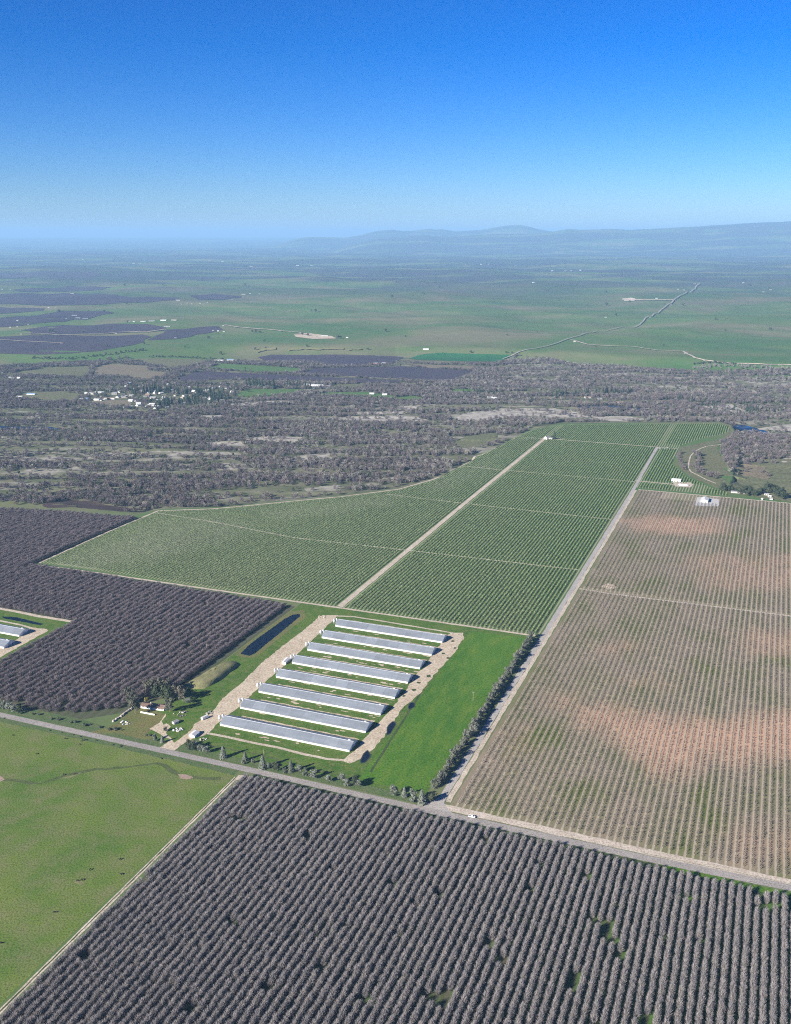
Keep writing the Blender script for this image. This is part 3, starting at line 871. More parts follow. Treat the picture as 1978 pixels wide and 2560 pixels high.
patch('field', UVP(ORCH_B), 1, 'bare_orchard_floor', 25, label='floor of the dark orchard beside the barns')
patch('pasture', UVP([(672, -418.5), (676, -520), (676, -1200), (250, -1200), (250, -418.5)]), 1, 'pasture', label='mottled green pasture')
patch('verge', UVP([(688, -1200), (688, -249), (699, -249), (700, -560), (706, -620), (703, -800), (703, -1200)]), 1, 'verge_grass', label='grassy verge beside the road')
patch('verge', UVP([(679.5, -1200), (679.5, -420), (670, -420), (672, -520), (672, -1200)]), 2, 'verge_grass', jag=0.8, label='rough verge beside the pasture')
patch('verge', UVP([(679, -404), (676, 190), (668.5, 190), (668.5, -404)]), 2, 'dark_weeds', jag=0.7, label='weedy strip between road and orchard')
patch('verge', UVP([(678.5, -40), (678.5, 190), (671.5, 190), (673, -40)]), 3, 'lush_grass', jag=0.7, label='green grass strip beside the road')
patch('compound', UVP([(699, -556), (1079, -556), (1079, -247), (699, -247)]), 1, 'compound_grass', label='grass of the poultry farm')
patch('compound', UVP([(690, -800), (911, -798), (911, -1250), (690, -1250)]), 1, 'compound_grass', label='grass of the second poultry farm')
patch('field', UVP([(703, -313), (1068, -318), (1071, -250), (706, -250)]), 2, 'lush_grass', jag=1.2, label='bright green hay field')
patch('house_yard', W([(480, 860), (640, 820), (700, 790), (800, 700), (860, 690), (1000, 740), (960, 790), (890, 850), (930, 880), (880, 890), (700, 850)], 0, 1480, 2.41), 2, 'olive_grass', jag=0.8, label='olive lawn of the farmhouse')
strip('ditch', W([(1570, 225), (1450, 400), (1340, 590), (1220, 775), (1110, 950)], *Zb), 2.2, 3, 'dark_weeds', step=12, wob=0.35)
strip('ditch', UVP([(703, -314), (710, -420), (708, -490)]), 2.0, 3, 'swale_grass', step=12, wob=0.4)
patch('yard', left_yard, 3, 'bare_dirt', jag=0.9, seed=3, label='bare dirt yard at the silo ends of the barns')
patch('yard', right_yard, 3, 'bare_dirt', jag=1.3, seed=4, label='bare dirt yard at the far ends of the barns')
patch('driveway', W([(160, 732), (250, 742), (235, 756), (180, 772), (130, 795), (78, 836), (60, 846), (0, 836), (8, 822), (60, 805), (110, 770)], *Zb), 4, 'bare_dirt', jag=0.5, label='dirt driveway of the poultry farm')
patch('driveway', W([(1000, 732), (960, 790), (900, 825), (945, 845), (1000, 880), (1025, 885), (1010, 905), (960, 940), (1040, 955), (1060, 920), (1030, 880), (1000, 850), (1030, 810), (1005, 790), (985, 800), (975, 780), (1000, 745)], 0, 1480, 2.41), 3, 'bare_dirt', jag=0.4, label='dirt driveway of the farmhouse')
strip('track', W([(240, 742), (380, 770), (490, 795), (620, 820), (760, 855), (880, 880), (975, 888)], *Zb), 3.6, 2, 'track_dirt', step=10, wob=0.3)
strip('track', W([(930, 126), (1020, 130), (1150, 150), (1300, 175), (1450, 200), (1545, 216)], *Zb), 3.2, 2, 'track_dirt', step=10, wob=0.3)
for i in range(8):
    u0 = 745.5 + 39.1 * i
    strip('path', UVP([(u0 + 25.2, -470), (u0 + 25.4, -340)]), 2.0, 2, 'bare_dirt', step=5, wob=0.8, seed=i)
rr = random.Random(5)
for i in range(70):
    u0 = 745.5 + 39.1 * rr.randrange(8) - rr.uniform(1.5, 9); v0 = rr.uniform(-470, -338); a_, b_ = rr.uniform(.6, 1.6), rr.uniform(1.2, 4.5)
    patch('bare_patch', UVP([(u0 + a_ * math.sin(t), v0 + b_ * math.cos(t)) for t in np.linspace(0, 2 * math.pi, 9)[:-1]]), 2, 'bare_dirt', jag=0.5, seed=i)
def blob_patch(name, px, py, ru, rv, level, mat, ang=0.0, seed=0, label=None):
    u0, v0 = uvpx(px, py); r = random.Random(seed); P = []
    for t in np.linspace(0, 2 * math.pi, 15)[:-1]:
        k = r.uniform(.8, 1.15); a_, b_ = ru * k * math.sin(t), rv * k * math.cos(t)
        P.append((u0 + a_ * math.cos(ang) + b_ * math.sin(ang), v0 + b_ * math.cos(ang) - a_ * math.sin(ang)))
    return patch(name, UVP(P), level, mat, label=label)
for i, (x, y, a_, b_) in enumerate(((1029, 1764, 7, 2.6), (977, 1820, 13, 2.8), (914, 1893, 11, 3))):
    blob_patch('pond', x, y, a_ * 1.15, b_ * 1.35, 4, 'wet_mud', 0.15, i)
    blob_patch('pond', x, y, a_, b_, 5, 'water', 0.15, i, 'dark runoff puddle beside the dirt yard')
for i, (x, y, a_, b_) in enumerate(((1035, 1725, 3.4, 3.2), (1047, 1707, 3, 3), (1072, 1690, 4.5, 3), (1108, 1634, 3.5, 2.5), (1120, 1645, 3, 2.5), (1132, 1603, 3.5, 2.5), (1138, 1620, 3, 2), (1010, 1740, 3, 2))):
    blob_patch('pit', x, y, a_ * .8, b_ * .8, 4, 'dark_weeds', 0, 20 + i)
patch('pond_bank', W([(395, 335), (470, 350), (520, 335), (770, 130), (760, 95), (690, 100), (640, 135), (420, 300)], *Zb), 2, 'olive_grass', jag=0.8, label='grassy bank of the long pond')
patch('pond', W([(425, 325), (470, 337), (500, 325), (740, 128), (735, 116), (700, 120), (660, 140), (480, 270)], *Zb), 3, 'water', jag=0.5, label='long dark pond beside the dirt yard')
# main road, lane, shoulders
strip('shoulder', UVP([(691.5, -232), (691, -150), (691, 200)]), 8.5, 2, 'gravel_shoulder', step=12, wob=0.6, label='pale gravel shoulder')
strip('road', UVP([(683.2, -1300), (683.2, -420), (681.5, -240), (682.0, -60), (685.0, 52), (688.5, 200)]), 8.2, 5, 'asphalt', step=15, wob=0.12, label='grey two-lane country road')
strip('edge_line', UVP([(688.0, -60), (690.0, 52), (693, 200)]), 0.25, 6, 'dark_weeds', step=15, wob=0.08)
patch('lane_mouth', UVP([(684, -252), (688, -244), (698, -237), (706, -235), (706, -229), (697, -228), (689, -222), (684, -214)]), 3, 'lane_asphalt', label='junction of the lane with the road')
strip('lane', UVP([(704, -232), (900, -231.5), (1080, -231), (1300, -231), (1850, -231), (2268, -236)]), 6.4, 2, 'lane_asphalt', step=14, wob=0.4, label='straight grey lane beside the windbreak')
strip('track', UVP([(700, -225.8), (1080, -225.5), (1500, -225.5), (1845, -226)]), 4.6, 1.6, 'track_dirt', step=10, wob=0.7)
strip('track', UVP([(668, -416.2), (500, -415), (250, -413.5)]), 3.6, 2, 'track_dirt', step=8, wob=0.25, label='dirt track between pasture and orchard')
strip('weed_strip', UVP([(668, -416.5), (500, -415.2), (250, -413.7)]), 0.9, 3, 'dark_weeds', step=6, wob=0.35)
patch('yard', W([(588, 1952), (596, 1938), (612, 1938), (640, 1947), (622, 1950), (606, 1948)]), 3.2, 'gravel_shoulder', jag=0.8, label='bare corner at the head of the orchard track')
# tracks in the green block
strip('track', UVP([(1083, -503), (1640, -504), (2285, -501)]), 8.0, 3, 'track_dirt', 14, step=14, wob=0.5, label='wide dirt track through the green orchard')
strip('track', UVP([(1343, -238), (1338, -503), (1330, -700), (1372, -990)]), 2.2, 3, 'track_dirt', step=12, wob=0.2)
strip('track', UVP([(1625, -238), (1632, -503), (1640, -660)]), 2.2, 3, 'track_dirt', step=12, wob=0.2)
strip('track', UVP([(1911, -238), (1912, -503), (1917, -588)]), 2.4, 3, 'track_dirt', step=12, wob=0.2)
strip('track', UVP([(2262, -190), (2265, -240), (2268, -503), (2240, -572)]), 4.0, 3, 'track_dirt', step=12, wob=0.2)
strip('track', UVP([(1921, -238), (1917, -170), (1912, -130)]), 4.0, 3, 'track_dirt', step=10, wob=0.2)
strip('track', UVP([(1082, -240), (1077, -700), (1071, -993)]), 4.2, 2, 'track_dirt', step=12, wob=0.4)
strip('track', UVP([(1080, -995.5), (1385, -995.5), (1431, -912), (1518, -815), (1586, -736), (1685, -653), (1786, -616), (1957, -597), (2043, -607), (2130, -583), (2231, -577)]), 4.5, 3, 'track_dirt', step=10, wob=0.4)
strip('track', UVP([(1266, -222), (1262, -180), (1265, 60), (1268, 150)]), 4.0, 2, 'track_dirt', step=10, wob=0.3)
strip('track', UVP([(1851, -222), (1851, 150)]), 5.0, 2, 'track_dirt', step=10, wob=0.3)
patch('bare_patch', W([(1500, 1466), (1520, 1458), (1534, 1462), (1540, 1470), (1520, 1474)]), 2, 'bare_dirt', jag=1.4)
# left poultry farm
strip('track', W([(-40, 1512), (0, 1521), (100, 1541), (193, 1556)]), 6.0, 2, 'gravel_shoulder', step=10, wob=0.4)
patch('yard', W([(-40, 1672), (-40, 1630), (30, 1610), (50, 1592), (70, 1573), (80, 1569), (118, 1573), (120, 1577), (60, 1610), (0, 1644)]), 2, 'bare_dirt', jag=0.8, label='dirt yard of the second poultry farm')
strip('track', W([(-40, 1548), (0, 1552), (50, 1562), (82, 1571)]), 3.6, 3, 'track_dirt', step=8, wob=0.3)
patch('pond', W([(5, 1541), (40, 1543), (110, 1560), (100, 1563), (40, 1552), (10, 1546)]), 2, 'water', jag=0.6, label='narrow pond with reeds at the second poultry farm')
# pasture details
strip('swale', W([(0, 1130), (120, 1140), (240, 1155), (330, 1130), (430, 1095), (520, 1075), (700, 1062), (960, 1030)], 0, 1480, 2.41), 4.0, 2, 'swale_grass', step=7, wob=1.5)
strip('swale', W([(960, 1030), (1040, 1080), (1100, 1110), (1200, 1125), (1330, 1120)], 0, 1480, 2.41), 5.0, 2, 'swale_grass', step=7, wob=1.8)
patch('pond', W([(1075, 1098), (1110, 1097), (1150, 1110), (1165, 1122), (1120, 1130), (1085, 1125)], 0, 1480, 2.41), 3, 'brown_puddle', jag=0.4, label='brown puddle in the pasture')
patch('pond', W([(-30, 1110), (0, 1105), (30, 1130), (0, 1145), (-30, 1145)], 0, 1480, 2.41), 3, 'brown_puddle', jag=0.4, label='brown puddle at the pasture edge')
blob_patch('bare_patch', 198, 2206, 2, 5, 2, 'tan_slope', 0, 9)
patch('bare_patch', W([(370, 1120), (430, 1108), (485, 1088), (490, 1092), (440, 1114), (400, 1122)], 0, 1480, 2.41), 3, 'tan_slope', jag=0.4)
# valley fields
for nm, p, mt, lb in (('field', F_OLIVE, 'olive_field', 'olive field west of the tree belt'), ('field', F_BROWN, 'brown_field', 'brown field with a lone tree'), ('field', F_GREEN1, 'olive_field', 'pale green field under the hills'),
                      ('field', F_DARKTOP, 'dark_orchard', 'dark orchard below the bluffs'), ('field', F_DARKR, 'dark_orchard', 'dark orchard beside the red barns'), ('field', F_DARKL, 'dark_orchard', 'dark orchard behind the town'),
                      ('field', F_GREEN2, 'green_field', 'green field with a lone tree'), ('field', F_BRIGHT, 'green_field', 'bright green field beside the town'), ('field', F_GREEN3, 'green_field', 'green field beside the white buildings'),
                      ('field', F_PALE, 'olive_field', 'pale lawn'), ('field', F_EMER, 'emerald_field', 'emerald field at the foot of the hills'), ('field', F_TANSTRIP, 'brown_field', 'tan strip'),
                      ('field', F_G4, 'green_field', 'small green field'), ('field', F_G5, 'green_field', 'small green field among the trees'), ('field', F_PADDOCK, 'olive_field', 'paddock left of the town'), ('field', F_TOWNF, 'brown_field', 'bare lot in the town'),
                      ('field', F_MEADOW_T, 'olive_field', 'clearing beside the green orchard'), ('field', M_RIGHT, 'olive_field', 'meadow beside the green orchard'), ('marsh', MARSH, 'marsh', 'dark reddish marsh'),
                      ('river', RIVER1, 'river_water', 'bend of the blue river'), ('river', RIVER2, 'river_water', 'blue river behind the green orchard'), ('river', RIVER3, 'river_water', 'glint of river on the left')):
    patch(nm, p, 2.5, mt, 30, label=lb, jag=3.0)
patch('field', M_TAN, 4, 'brown_field', 30, jag=2.0)
strip('path', W([(1030, 298), (900, 322), (740, 342), (680, 365), (610, 400), (565, 450), (545, 520), (540, 580), (570, 625), (650, 665), (740, 712), (850, 755)], 1600, 1040, 4.463), 3.0, 5, 'track_dirt', step=14, wob=0.2, label='pale path curving through the meadow')
# far orchards and roads
Zf = (0, 540, 1.687)
for p in ([(-120, 512), (0, 510), (600, 500), (640, 510), (560, 545), (420, 570), (300, 580), (180, 585), (0, 580), (-120, 580)], [(100, 480), (270, 460), (500, 455), (700, 470), (690, 485), (480, 495), (250, 500), (130, 500)],
          [(620, 525), (700, 480), (920, 465), (940, 480), (830, 500), (740, 520)], [(-120, 440), (0, 430), (250, 400), (440, 400), (480, 408), (300, 440), (120, 460), (0, 470), (-120, 470)],
          [(-120, 330), (0, 330), (350, 330), (560, 345), (760, 345), (740, 355), (620, 365), (350, 375), (200, 380), (0, 370), (-120, 370)], [(800, 335), (900, 328), (1020, 340), (960, 352), (840, 355)],
          [(60, 310), (300, 295), (470, 300), (430, 312), (200, 318), (80, 318)], [(-120, 240), (0, 240), (300, 235), (430, 245), (420, 255), (100, 265), (0, 262), (-120, 265)], [(-120, 390), (0, 385), (190, 390), (180, 400), (0, 412), (-120, 414)]):
    patch('field', W(p, *Zf), 2.2, 'dark_orchard', 70, label='distant dark leafless orchard', jag=22.0)
strip('road', W([(470, 605), (540, 575), (600, 562), (660, 550), (740, 522), (800, 505), (860, 490), (950, 476), (1050, 460), (1100, 425), (1150, 390), (1190, 360), (1245, 325), (1300, 288)], 978, 540, 1.687), [6, 13], 9, 'asphalt', step=40, label='distant road crossing the grassland')
strip('track', W([(760, 525), (830, 545), (1020, 553), (1120, 568), (1230, 573), (1280, 600), (1320, 610), (1400, 622), (1500, 625), (1600, 629), (1720, 632)], 978, 540, 1.687), 9, 9, 'track_dirt', step=30, wob=2.0, label='pale track across the grassland')
strip('track', W([(70, 497), (250, 505), (500, 493), (620, 492), (700, 480)], *Zf), 9, 9, 'track_dirt', step=30, wob=1.5, label='pale track through the far orchards')
strip('track', W([(0, 525), (130, 532), (260, 538)], *Zf), 7, 9, 'track_dirt', step=30, wob=1.5)
strip('track', W([(950, 462), (1000, 471), (1080, 478), (1170, 485), (1250, 492), (1310, 505)], *Zf), 10, 9, 'track_dirt', step=30, wob=2)
strip('track', W([(740, 936), (850, 941), (1000, 949), (1060, 952)]), 6, 6, 'track_dirt', step=30, wob=0.5)
strip('track', W([(980, 354), (1040, 355), (1120, 356), (1200, 357)], 978, 540, 1.687), 30, 6, 'gravel_shoulder', step=60, label='pale ranch drive')
patch('yard', W([(1240, 500), (1300, 495), (1400, 508), (1420, 518), (1320, 520), (1250, 512)], *Zf), 4, 'bare_dirt', 60, jag=4, label='bare yard of the ranch')
patch('yard', W([(975, 350), (1010, 346), (1035, 352), (1025, 360), (985, 360)], 978, 540, 1.687), 4, 'gravel_shoulder', 60, jag=6, label='bare yard of the far ranch')

for i, (p, w_) in enumerate((([(640, 881), (665, 875), (690, 873)], 22), ([(720, 876), (760, 873), (800, 874), (860, 873)], 20), ([(870, 876), (905, 874)], 14))):
    strip('bluff', W(p), w_, 9, 'tan_slope', step=16, wob=6.0, seed=i)

# ------------------------------------------------------------------ poultry houses
ORD = ['first', 'second', 'third', 'fourth', 'fifth', 'sixth', 'seventh', 'eighth', 'ninth', 'tenth', 'eleventh', 'twelfth', 'thirteenth', 'fourteenth', 'fifteenth', 'sixteenth', 'seventeenth', 'eighteenth', 'nineteenth', 'twentieth']
BL, BWH, EAVE, RIDGE = 141.5, 9.6, 2.7, 6.5
def rz_uv():                     # local x runs along +v, local y along +u
    return -AZ
def build_poultry_house():
    root = empty('poultry_house', (0, 0, 0))
    L = BL / 2
    w = MB(); w.box(0, -BWH + .08, EAVE / 2, BL - .4, .16, EAVE); w.build('side_wall', 'white_paint', root)
    w = MB(); w.box(0, BWH - .08, EAVE / 2, BL - .4, .16, EAVE); w.build('side_wall', 'white_paint', root)
    k = MB()
    k.box(0, -BWH - .03, .25, BL - .5, .1, .5)
    k.build('foundation', 'concrete', root)
    for i in range(3):                                              # long ventilation curtains
        c = MB(); x0 = -L + 24 + i * 46
        c.box(x0, -BWH - .03, 1.55, 42, .08, .9); c.build('curtain', 'off_white', root)
    for i in range(2):
        d = MB(); d.box(-L + 47 * (i + 1), -BWH - .04, 1.05, 1.1, .1, 2.1); d.build('side_door', 'grey_metal', root)
    for s in (-1, 1):                                               # gabled end walls
        e = MB(); x = s * (L - .2); t = .15 * s
        P = [(-BWH, 0), (BWH, 0), (BWH, EAVE), (0, RIDGE - .12), (-BWH, EAVE)]
        e.add([(x, a, b) for a, b in P] + [(x - t, a, b) for a, b in P],
              [(0, 1, 2, 3, 4) if s > 0 else (4, 3, 2, 1, 0), (9, 8, 7, 6, 5) if s > 0 else (5, 6, 7, 8, 9)] + [(i, i + 5, (i + 1) % 5 + 5, (i + 1) % 5) for i in range(5)])
        ew = e.build('end_wall', 'white_paint', root)
        d = MB(); d.box(x + s * .04, -1.0 if s > 0 else 1.5, 1.7, .1, 4.2, 3.4); d.build('end_door', 'grey_metal', ew)
        for j in range(3):
            f = MB(); f.box(x + s * .05, (4.2 + j * 2.0) * (1 if s > 0 else -1), 1.35, .12, 1.4, 1.4)
            f.box(x + s * .14, (4.2 + j * 2.0) * (1 if s > 0 else -1), 1.35, .06, 1.1, .08)
            f.build('exhaust_fan', 'dark_metal', ew)
    for s in (-1, 1):                                               # two roof slopes with overhang, built from sheet-metal sections
        ov = .55; dz = (RIDGE - EAVE) / BWH * ov
        n = 10
        for i in range(n):
            g = .03
            x0 = -L - .3 + (BL + .6) * i / n + g; x1 = -L - .3 + (BL + .6) * (i + 1) / n - g
            sag = random.Random(i * 3 + s).uniform(-.03, .03)
            r = MB()
            ya, yb, za, zb = s * (BWH + ov), s * .02, EAVE - dz + sag, RIDGE + sag * .4
            r.add([(x0, ya, za), (x1, ya, za), (x1, yb, zb), (x0, yb, zb), (x0, ya, za - .12), (x1, ya, za - .12), (x1, yb, zb - .12), (x0, yb, zb - .12)],
                  [(0, 1, 2, 3), (7, 6, 5, 4), (0, 4, 5, 1), (1, 5, 6, 2), (2, 6, 7, 3), (3, 7, 4, 0)] if s < 0 else
                  [(3, 2, 1, 0), (4, 5, 6, 7), (1, 5, 4, 0), (2, 6, 5, 1), (3, 7, 6, 2), (0, 4, 7, 3)])
            r.build('roof_panel', 'shed_roof', root)
    rc = MB(); rc.box(0, 0, RIDGE + .05, BL + .4, .7, .16, top=.98); rc.build('ridge_cap', 'galvanised', root)
    for i in range(1):
        v = MB(); v.box(L - 5, 1.6, RIDGE - .1, 2.2, 1.0, .7); v.build('roof_vent', 'galvanised', root)
    return root

house = build_poultry_house()
house_labels = ['long white poultry house nearest the road', 'second long poultry house from the road', 'third long poultry house from the road', 'fourth long poultry house from the road', 'fifth poultry house from the road, a small white shed at its silo end',
                'sixth poultry house from the road, third from the green orchard', 'seventh poultry house from the road, second from the green orchard', 'eighth poultry house from the road, the one next to the green orchard']
house_spots = [(745.5 + 39.1 * i, -409.7) for i in range(8)]
for i, (u0, vc) in enumerate(house_spots):
    x, y = uv2xy(u0 + BWH, vc)
    o = house if i == 0 else copy_tree(house, (x, y, 0), rz_uv())
    o.location = (x, y, 0); o.rotation_euler = (0, 0, rz_uv())
    tag(o, house_labels[i], 'barn', 'poultry houses in a row')
for px_, py_, lb in ((49, 1592, 'poultry house cut by the left edge of the picture, below the narrow pond'), (11, 1622, 'nearer poultry house end at the left edge, only its tip in view')):
    u0, v1 = uvpx(px_, py_)
    x, y = uv2xy(u0 + BWH, v1 - BL / 2)
    tag(copy_tree(house, (x, y, 0), rz_uv()), lb, 'barn', 'poultry houses of the second farm')

def build_silo():
    root = empty('feed_silo', (0, 0, 0))
    b = MB(); b.lathe([(.35, 1.3), (1.35, 2.9), (1.35, 5.6), (1.32, 5.65)], 18); b.build('bin', 'galvanised', root, True)
    r = MB(); r.lathe([(1.42, 5.6), (.35, 6.55), (.3, 6.7)], 18); rf = r.build('cone_roof', 'galvanised', root, True)
    c = MB(); c.lathe([(.34, 6.68), (.34, 6.86), (.05, 6.95)], 10); c.build('hatch', 'grey_metal', rf)
    for i in range(5):
        a = 2 * math.pi * i / 5
        l = MB(); l.tube([(math.cos(a) * 1.36, math.sin(a) * 1.36, 0), (math.cos(a) * 1.36, math.sin(a) * 1.36, 3.2)], [.07, .07], 5); l.build('leg', 'galvanised', root)
    au = MB(); au.tube([(0, 0, 1.25), (2.6, .4, 1.9), (5.0, .9, 2.2)], [.12, .12, .12], 6); au.build('auger_pipe', 'galvanised', root)
    la = MB()
    for s in (-.2, .2): la.tube([(s, -1.42, 1.2), (s, -1.42, 5.6)], [.03, .03], 4)
    for q in range(9): la.box(0, -1.42, 1.6 + q * .45, .4, .04, .04)
    la.build('ladder', 'grey_metal', root)
    return root
silo = build_silo()
first = True
for i, (u0, vc) in enumerate(house_spots):
    for j, (du, dv) in enumerate(((8.2, -5.2), (11.0, -3.0))):
        x, y = uv2xy(u0 + du, vc - BL / 2 + dv)
        o = silo if first else copy_tree(silo, (x, y, 0), rz_uv())
        first = False
        o.location = (x, y, 0); o.rotation_euler = (0, 0, rz_uv())
        tag(o, '%s feed silo at the end of the %s poultry house from the road' % (('nearer', 'farther')[j], ORD[i]), 'silo', 'feed silos at the barns')

# ------------------------------------------------------------------ small buildings
def gable_house(name, L, Wd, eave, ridge, wall, roof, loc, rz, label, cat, group=None, windows=0, door=True, ov=.4, open_end=False, parts=True):
    root = empty(name, loc, rz)
    w = MB(); a, b = L / 2, Wd / 2
    V = [(-a, -b, -.5), (a, -b, -.5), (a, b, -.5), (-a, b, -.5), (-a, -b, eave), (a, -b, eave), (a, b, eave), (-a, b, eave), (-a, 0, ridge - .1), (a, 0, ridge - .1)]
    w.add(V, [(0, 1, 5, 4), (2, 3, 7, 6), (1, 2, 6, 9, 5), (3, 0, 4, 8, 7)])
    w.build('wall', wall, root)
    dz = (ridge - eave) / b * ov
    for s in (-1, 1):
        r = MB(); y0 = s * (b + ov); x0, x1 = -a - ov, a + ov; z0 = eave - dz
        P = [(x0, y0, z0), (x1, y0, z0), (x1, s * .01, ridge), (x0, s * .01, ridge)]
        P += [(p[0], p[1], p[2] - .15) for p in P]
        F = [(0, 1, 2, 3), (7, 6, 5, 4), (0, 4, 5, 1), (1, 5, 6, 2), (2, 6, 7, 3), (3, 7, 4, 0)]
        if s > 0: F = [tuple(reversed(f)) for f in F]
        r.add(P, F); r.build('roof', roof, root)
    if door:
        d = MB(); d.box(a * .2, -b - .03, 1.05, 1.1 if L < 25 else 4.0, .1, 2.1 if L < 25 else min(3.6, eave - .3)); d.build('door', 'dark_opening' if open_end else 'grey_metal', root)
    for i in range(windows):
        g = MB(); x = -a + L * (i + .5) / windows
        if abs(x - a * .2) < 1.2: x -= 1.6
        g.box(x, -b - .02, 1.5, 1.2, .08, 1.0); wn_ = g.build('window', 'glass', root)
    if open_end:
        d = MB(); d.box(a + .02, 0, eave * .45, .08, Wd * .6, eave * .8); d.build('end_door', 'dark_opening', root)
    tag(root, label, cat, group)
    return root

def at(px, py, z=0.0):
    x, y = ray_hit(px, py); return (x, y, hz(x, y) + z)

RZ = rz_uv()
gable_house('storage_shed', 13, 4.6, 2.6, 3.4, 'white_paint', 'pale_roof', (*uv2xy(745.5 + 39.1 * 4 + 1.5, -489), 0), RZ + math.pi / 2 + .1, 'small white shed beside the silos of the fifth poultry house from the road', 'shed', windows=2)
gable_house('storage_shed', 8.5, 6.5, 2.6, 3.8, 'white_paint', 'pale_roof', at(486, 1839), RZ + math.pi / 2, 'small white shed at the driveway below the nearest poultry house', 'shed', windows=1, open_end=True)
gable_house('storage_shed', 5.5, 4, 2.4, 3.2, 'off_white', 'grey_roof', at(439, 1808), RZ + 1.2, 'little dark-roofed shed on the lawn between farmhouse and dirt yard', 'shed')
# farmhouse: two tiled wings
fh = empty('farmhouse', at(384, 1769), RZ + .12)
for j, (x0, L, rid) in enumerate(((-4.5, 15.5, 4.3), (8.5, 10.5, 4.7))):
    w = MB(); b = 4.2; e = 2.7
    w.add([(x0 - L / 2, -b, -.3), (x0 + L / 2, -b, -.3), (x0 + L / 2, b, -.3), (x0 - L / 2, b, -.3), (x0 - L / 2, -b, e), (x0 + L / 2, -b, e), (x0 + L / 2, b, e), (x0 - L / 2, b, e), (x0 - L / 2, 0, rid - .1), (x0 + L / 2, 0, rid - .1)],
          [(0, 1, 5, 4), (2, 3, 7, 6), (1, 2, 6, 9, 5), (3, 0, 4, 8, 7)])
    wl_ = w.build('wall', 'white_paint', fh)
    for q in range(3):
        g = MB(); g.box(x0 - L / 2 + L * (q + .5) / 3, -b - .02, 1.4, 1.3, .08, 1.2); g.build('window', 'glass', wl_)
    for s in (-1, 1):
        r = MB(); ov = .6; z0 = e - (rid - e) / b * ov
        P = [(x0 - L / 2 - .4, s * (b + ov), z0), (x0 + L / 2 + .4, s * (b + ov), z0), (x0 + L / 2 + .4, s * .01, rid), (x0 - L / 2 - .4, s * .01, rid)]
        P += [(p[0], p[1], p[2] - .18) for p in P]
        F = [(0, 1, 2, 3), (7, 6, 5, 4), (0, 4, 5, 1), (1, 5, 6, 2), (2, 6, 7, 3), (3, 7, 4, 0)]
        if s > 0: F = [tuple(reversed(f)) for f in F]
        r.add(P, F)
        rf_ = r.build('roof', 'terracotta', fh)
        t_ = MB()
        for q in range(int(L / 1.1)):
            xx = x0 - L / 2 + .55 + q * 1.1
            t_.tube([(xx, s * (b + ov - .05), z0 + .06), (xx, s * .1, rid + .04)], [.14, .14], 5)
        t_.build('roof_tiles', 'terracotta', rf_)
c = MB(); c.box(-3, .8, 4.5, .9, .9, 1.6); c.build('chimney', 'off_white', fh)
d = MB(); d.box(2.8, -4.25, 1.05, 1.1, .1, 2.1); d.build('door', 'brown_roof', fh)
tag(fh, 'low white farmhouse with a terracotta tiled roof beside the dark trees', 'house')
gw = MB(); gw.box(0, 0, .7, 17, .3, 1.5)
o = gw.build('garden_wall', 'white_paint'); o.location = at(369, 1785); o.rotation_euler = (0, 0, RZ + .02)
tag(o, 'low white garden wall in front of the farmhouse', 'wall')

def trailer(px, py, rz, label):
    t = empty('box_trailer', at(px, py), rz)
    b = MB(); b.box(0, 0, 1.75, 7.5, 2.5, 2.5); b.build('body', 'white_paint', t)
    r = MB(); r.box(0, 0, 3.04, 7.4, 2.4, .08); r.build('roof', 'pale_roof', t)
    d = MB(); d.box(3.78, 0, 1.75, .06, 2.2, 2.2); d.build('rear_door', 'grey_metal', t)
    for sx in (1.2, 2.4):
        for sy in (-1, 1):
            w = MB(); w.tube([(sx, sy * 1.0, .48), (sx, sy * 1.22, .48)], [.48, .48], 12); w.build('wheel', 'tyre', t)
    k = MB(); k.tube([(-3.7, 0, .6), (-5.0, 0, .55)], [.09, .07], 5); k.build('drawbar', 'dark_metal', t)
    tag(t, label, 'trailer')
trailer(512, 1797, RZ + 1.25, 'white box trailer parked at the edge of the dirt yard')

def junk_pile(px, py, R, n, label, mats=('rubbish', 'off_white', 'grey_metal', 'white_paint'), seed=0):
    r = random.Random(seed); t = empty('scrap_pile', at(px, py))
    for i in range(n):
        m = MB(); a = r.uniform(0, 6.28); q = R * math.sqrt(r.random())
        s_ = r.uniform(.5, 1.7)
        m.box(0, 0, 0, s_ * r.uniform(.8, 2), s_, s_ * r.uniform(.4, 1.0), 0, r.uniform(.6, 1))
        o = m.build('scrap', r.choice(mats), t); o.location = (math.cos(a) * q * 1.5, math.sin(a) * q, s_ * .35); o.rotation_euler = (r.gauss(0, .2), r.gauss(0, .2), r.uniform(0, 3))
    tag(t, label, 'scrap pile')
junk_pile(443, 1826, 4, 14, 'heap of white tanks and scrap beside the farm driveway', seed=1)
junk_pile(317, 1807, 4, 9, 'pale rubbish heap on the lawn left of the farmhouse', seed=2)
junk_pile(521, 1783, 3.5, 9, 'small pale heap beyond the white box trailer', ('rubbish', 'rock'), seed=3)
junk_pile(456, 1786, 6, 16, 'grey brush and scrap heap right of the farmhouse', ('rubbish', 'bark', 'rock'), seed=4)
junk_pile(509, 1849, 2.2, 6, 'white odds and ends on the grass below the small driveway shed', ('off_white', 'rubbish'), seed=6)
junk_pile(802, 1543, 4.5, 12, 'pale rubble heap at the top of the dirt yard', ('rock', 'bare_dirt'), seed=7)
junk_pile(1660, 1121, 11, 34, 'farm machinery and junk yard at the corner of the green orchard', ('dark_metal', 'grey_metal', 'rubbish', 'white_paint'), seed=9)

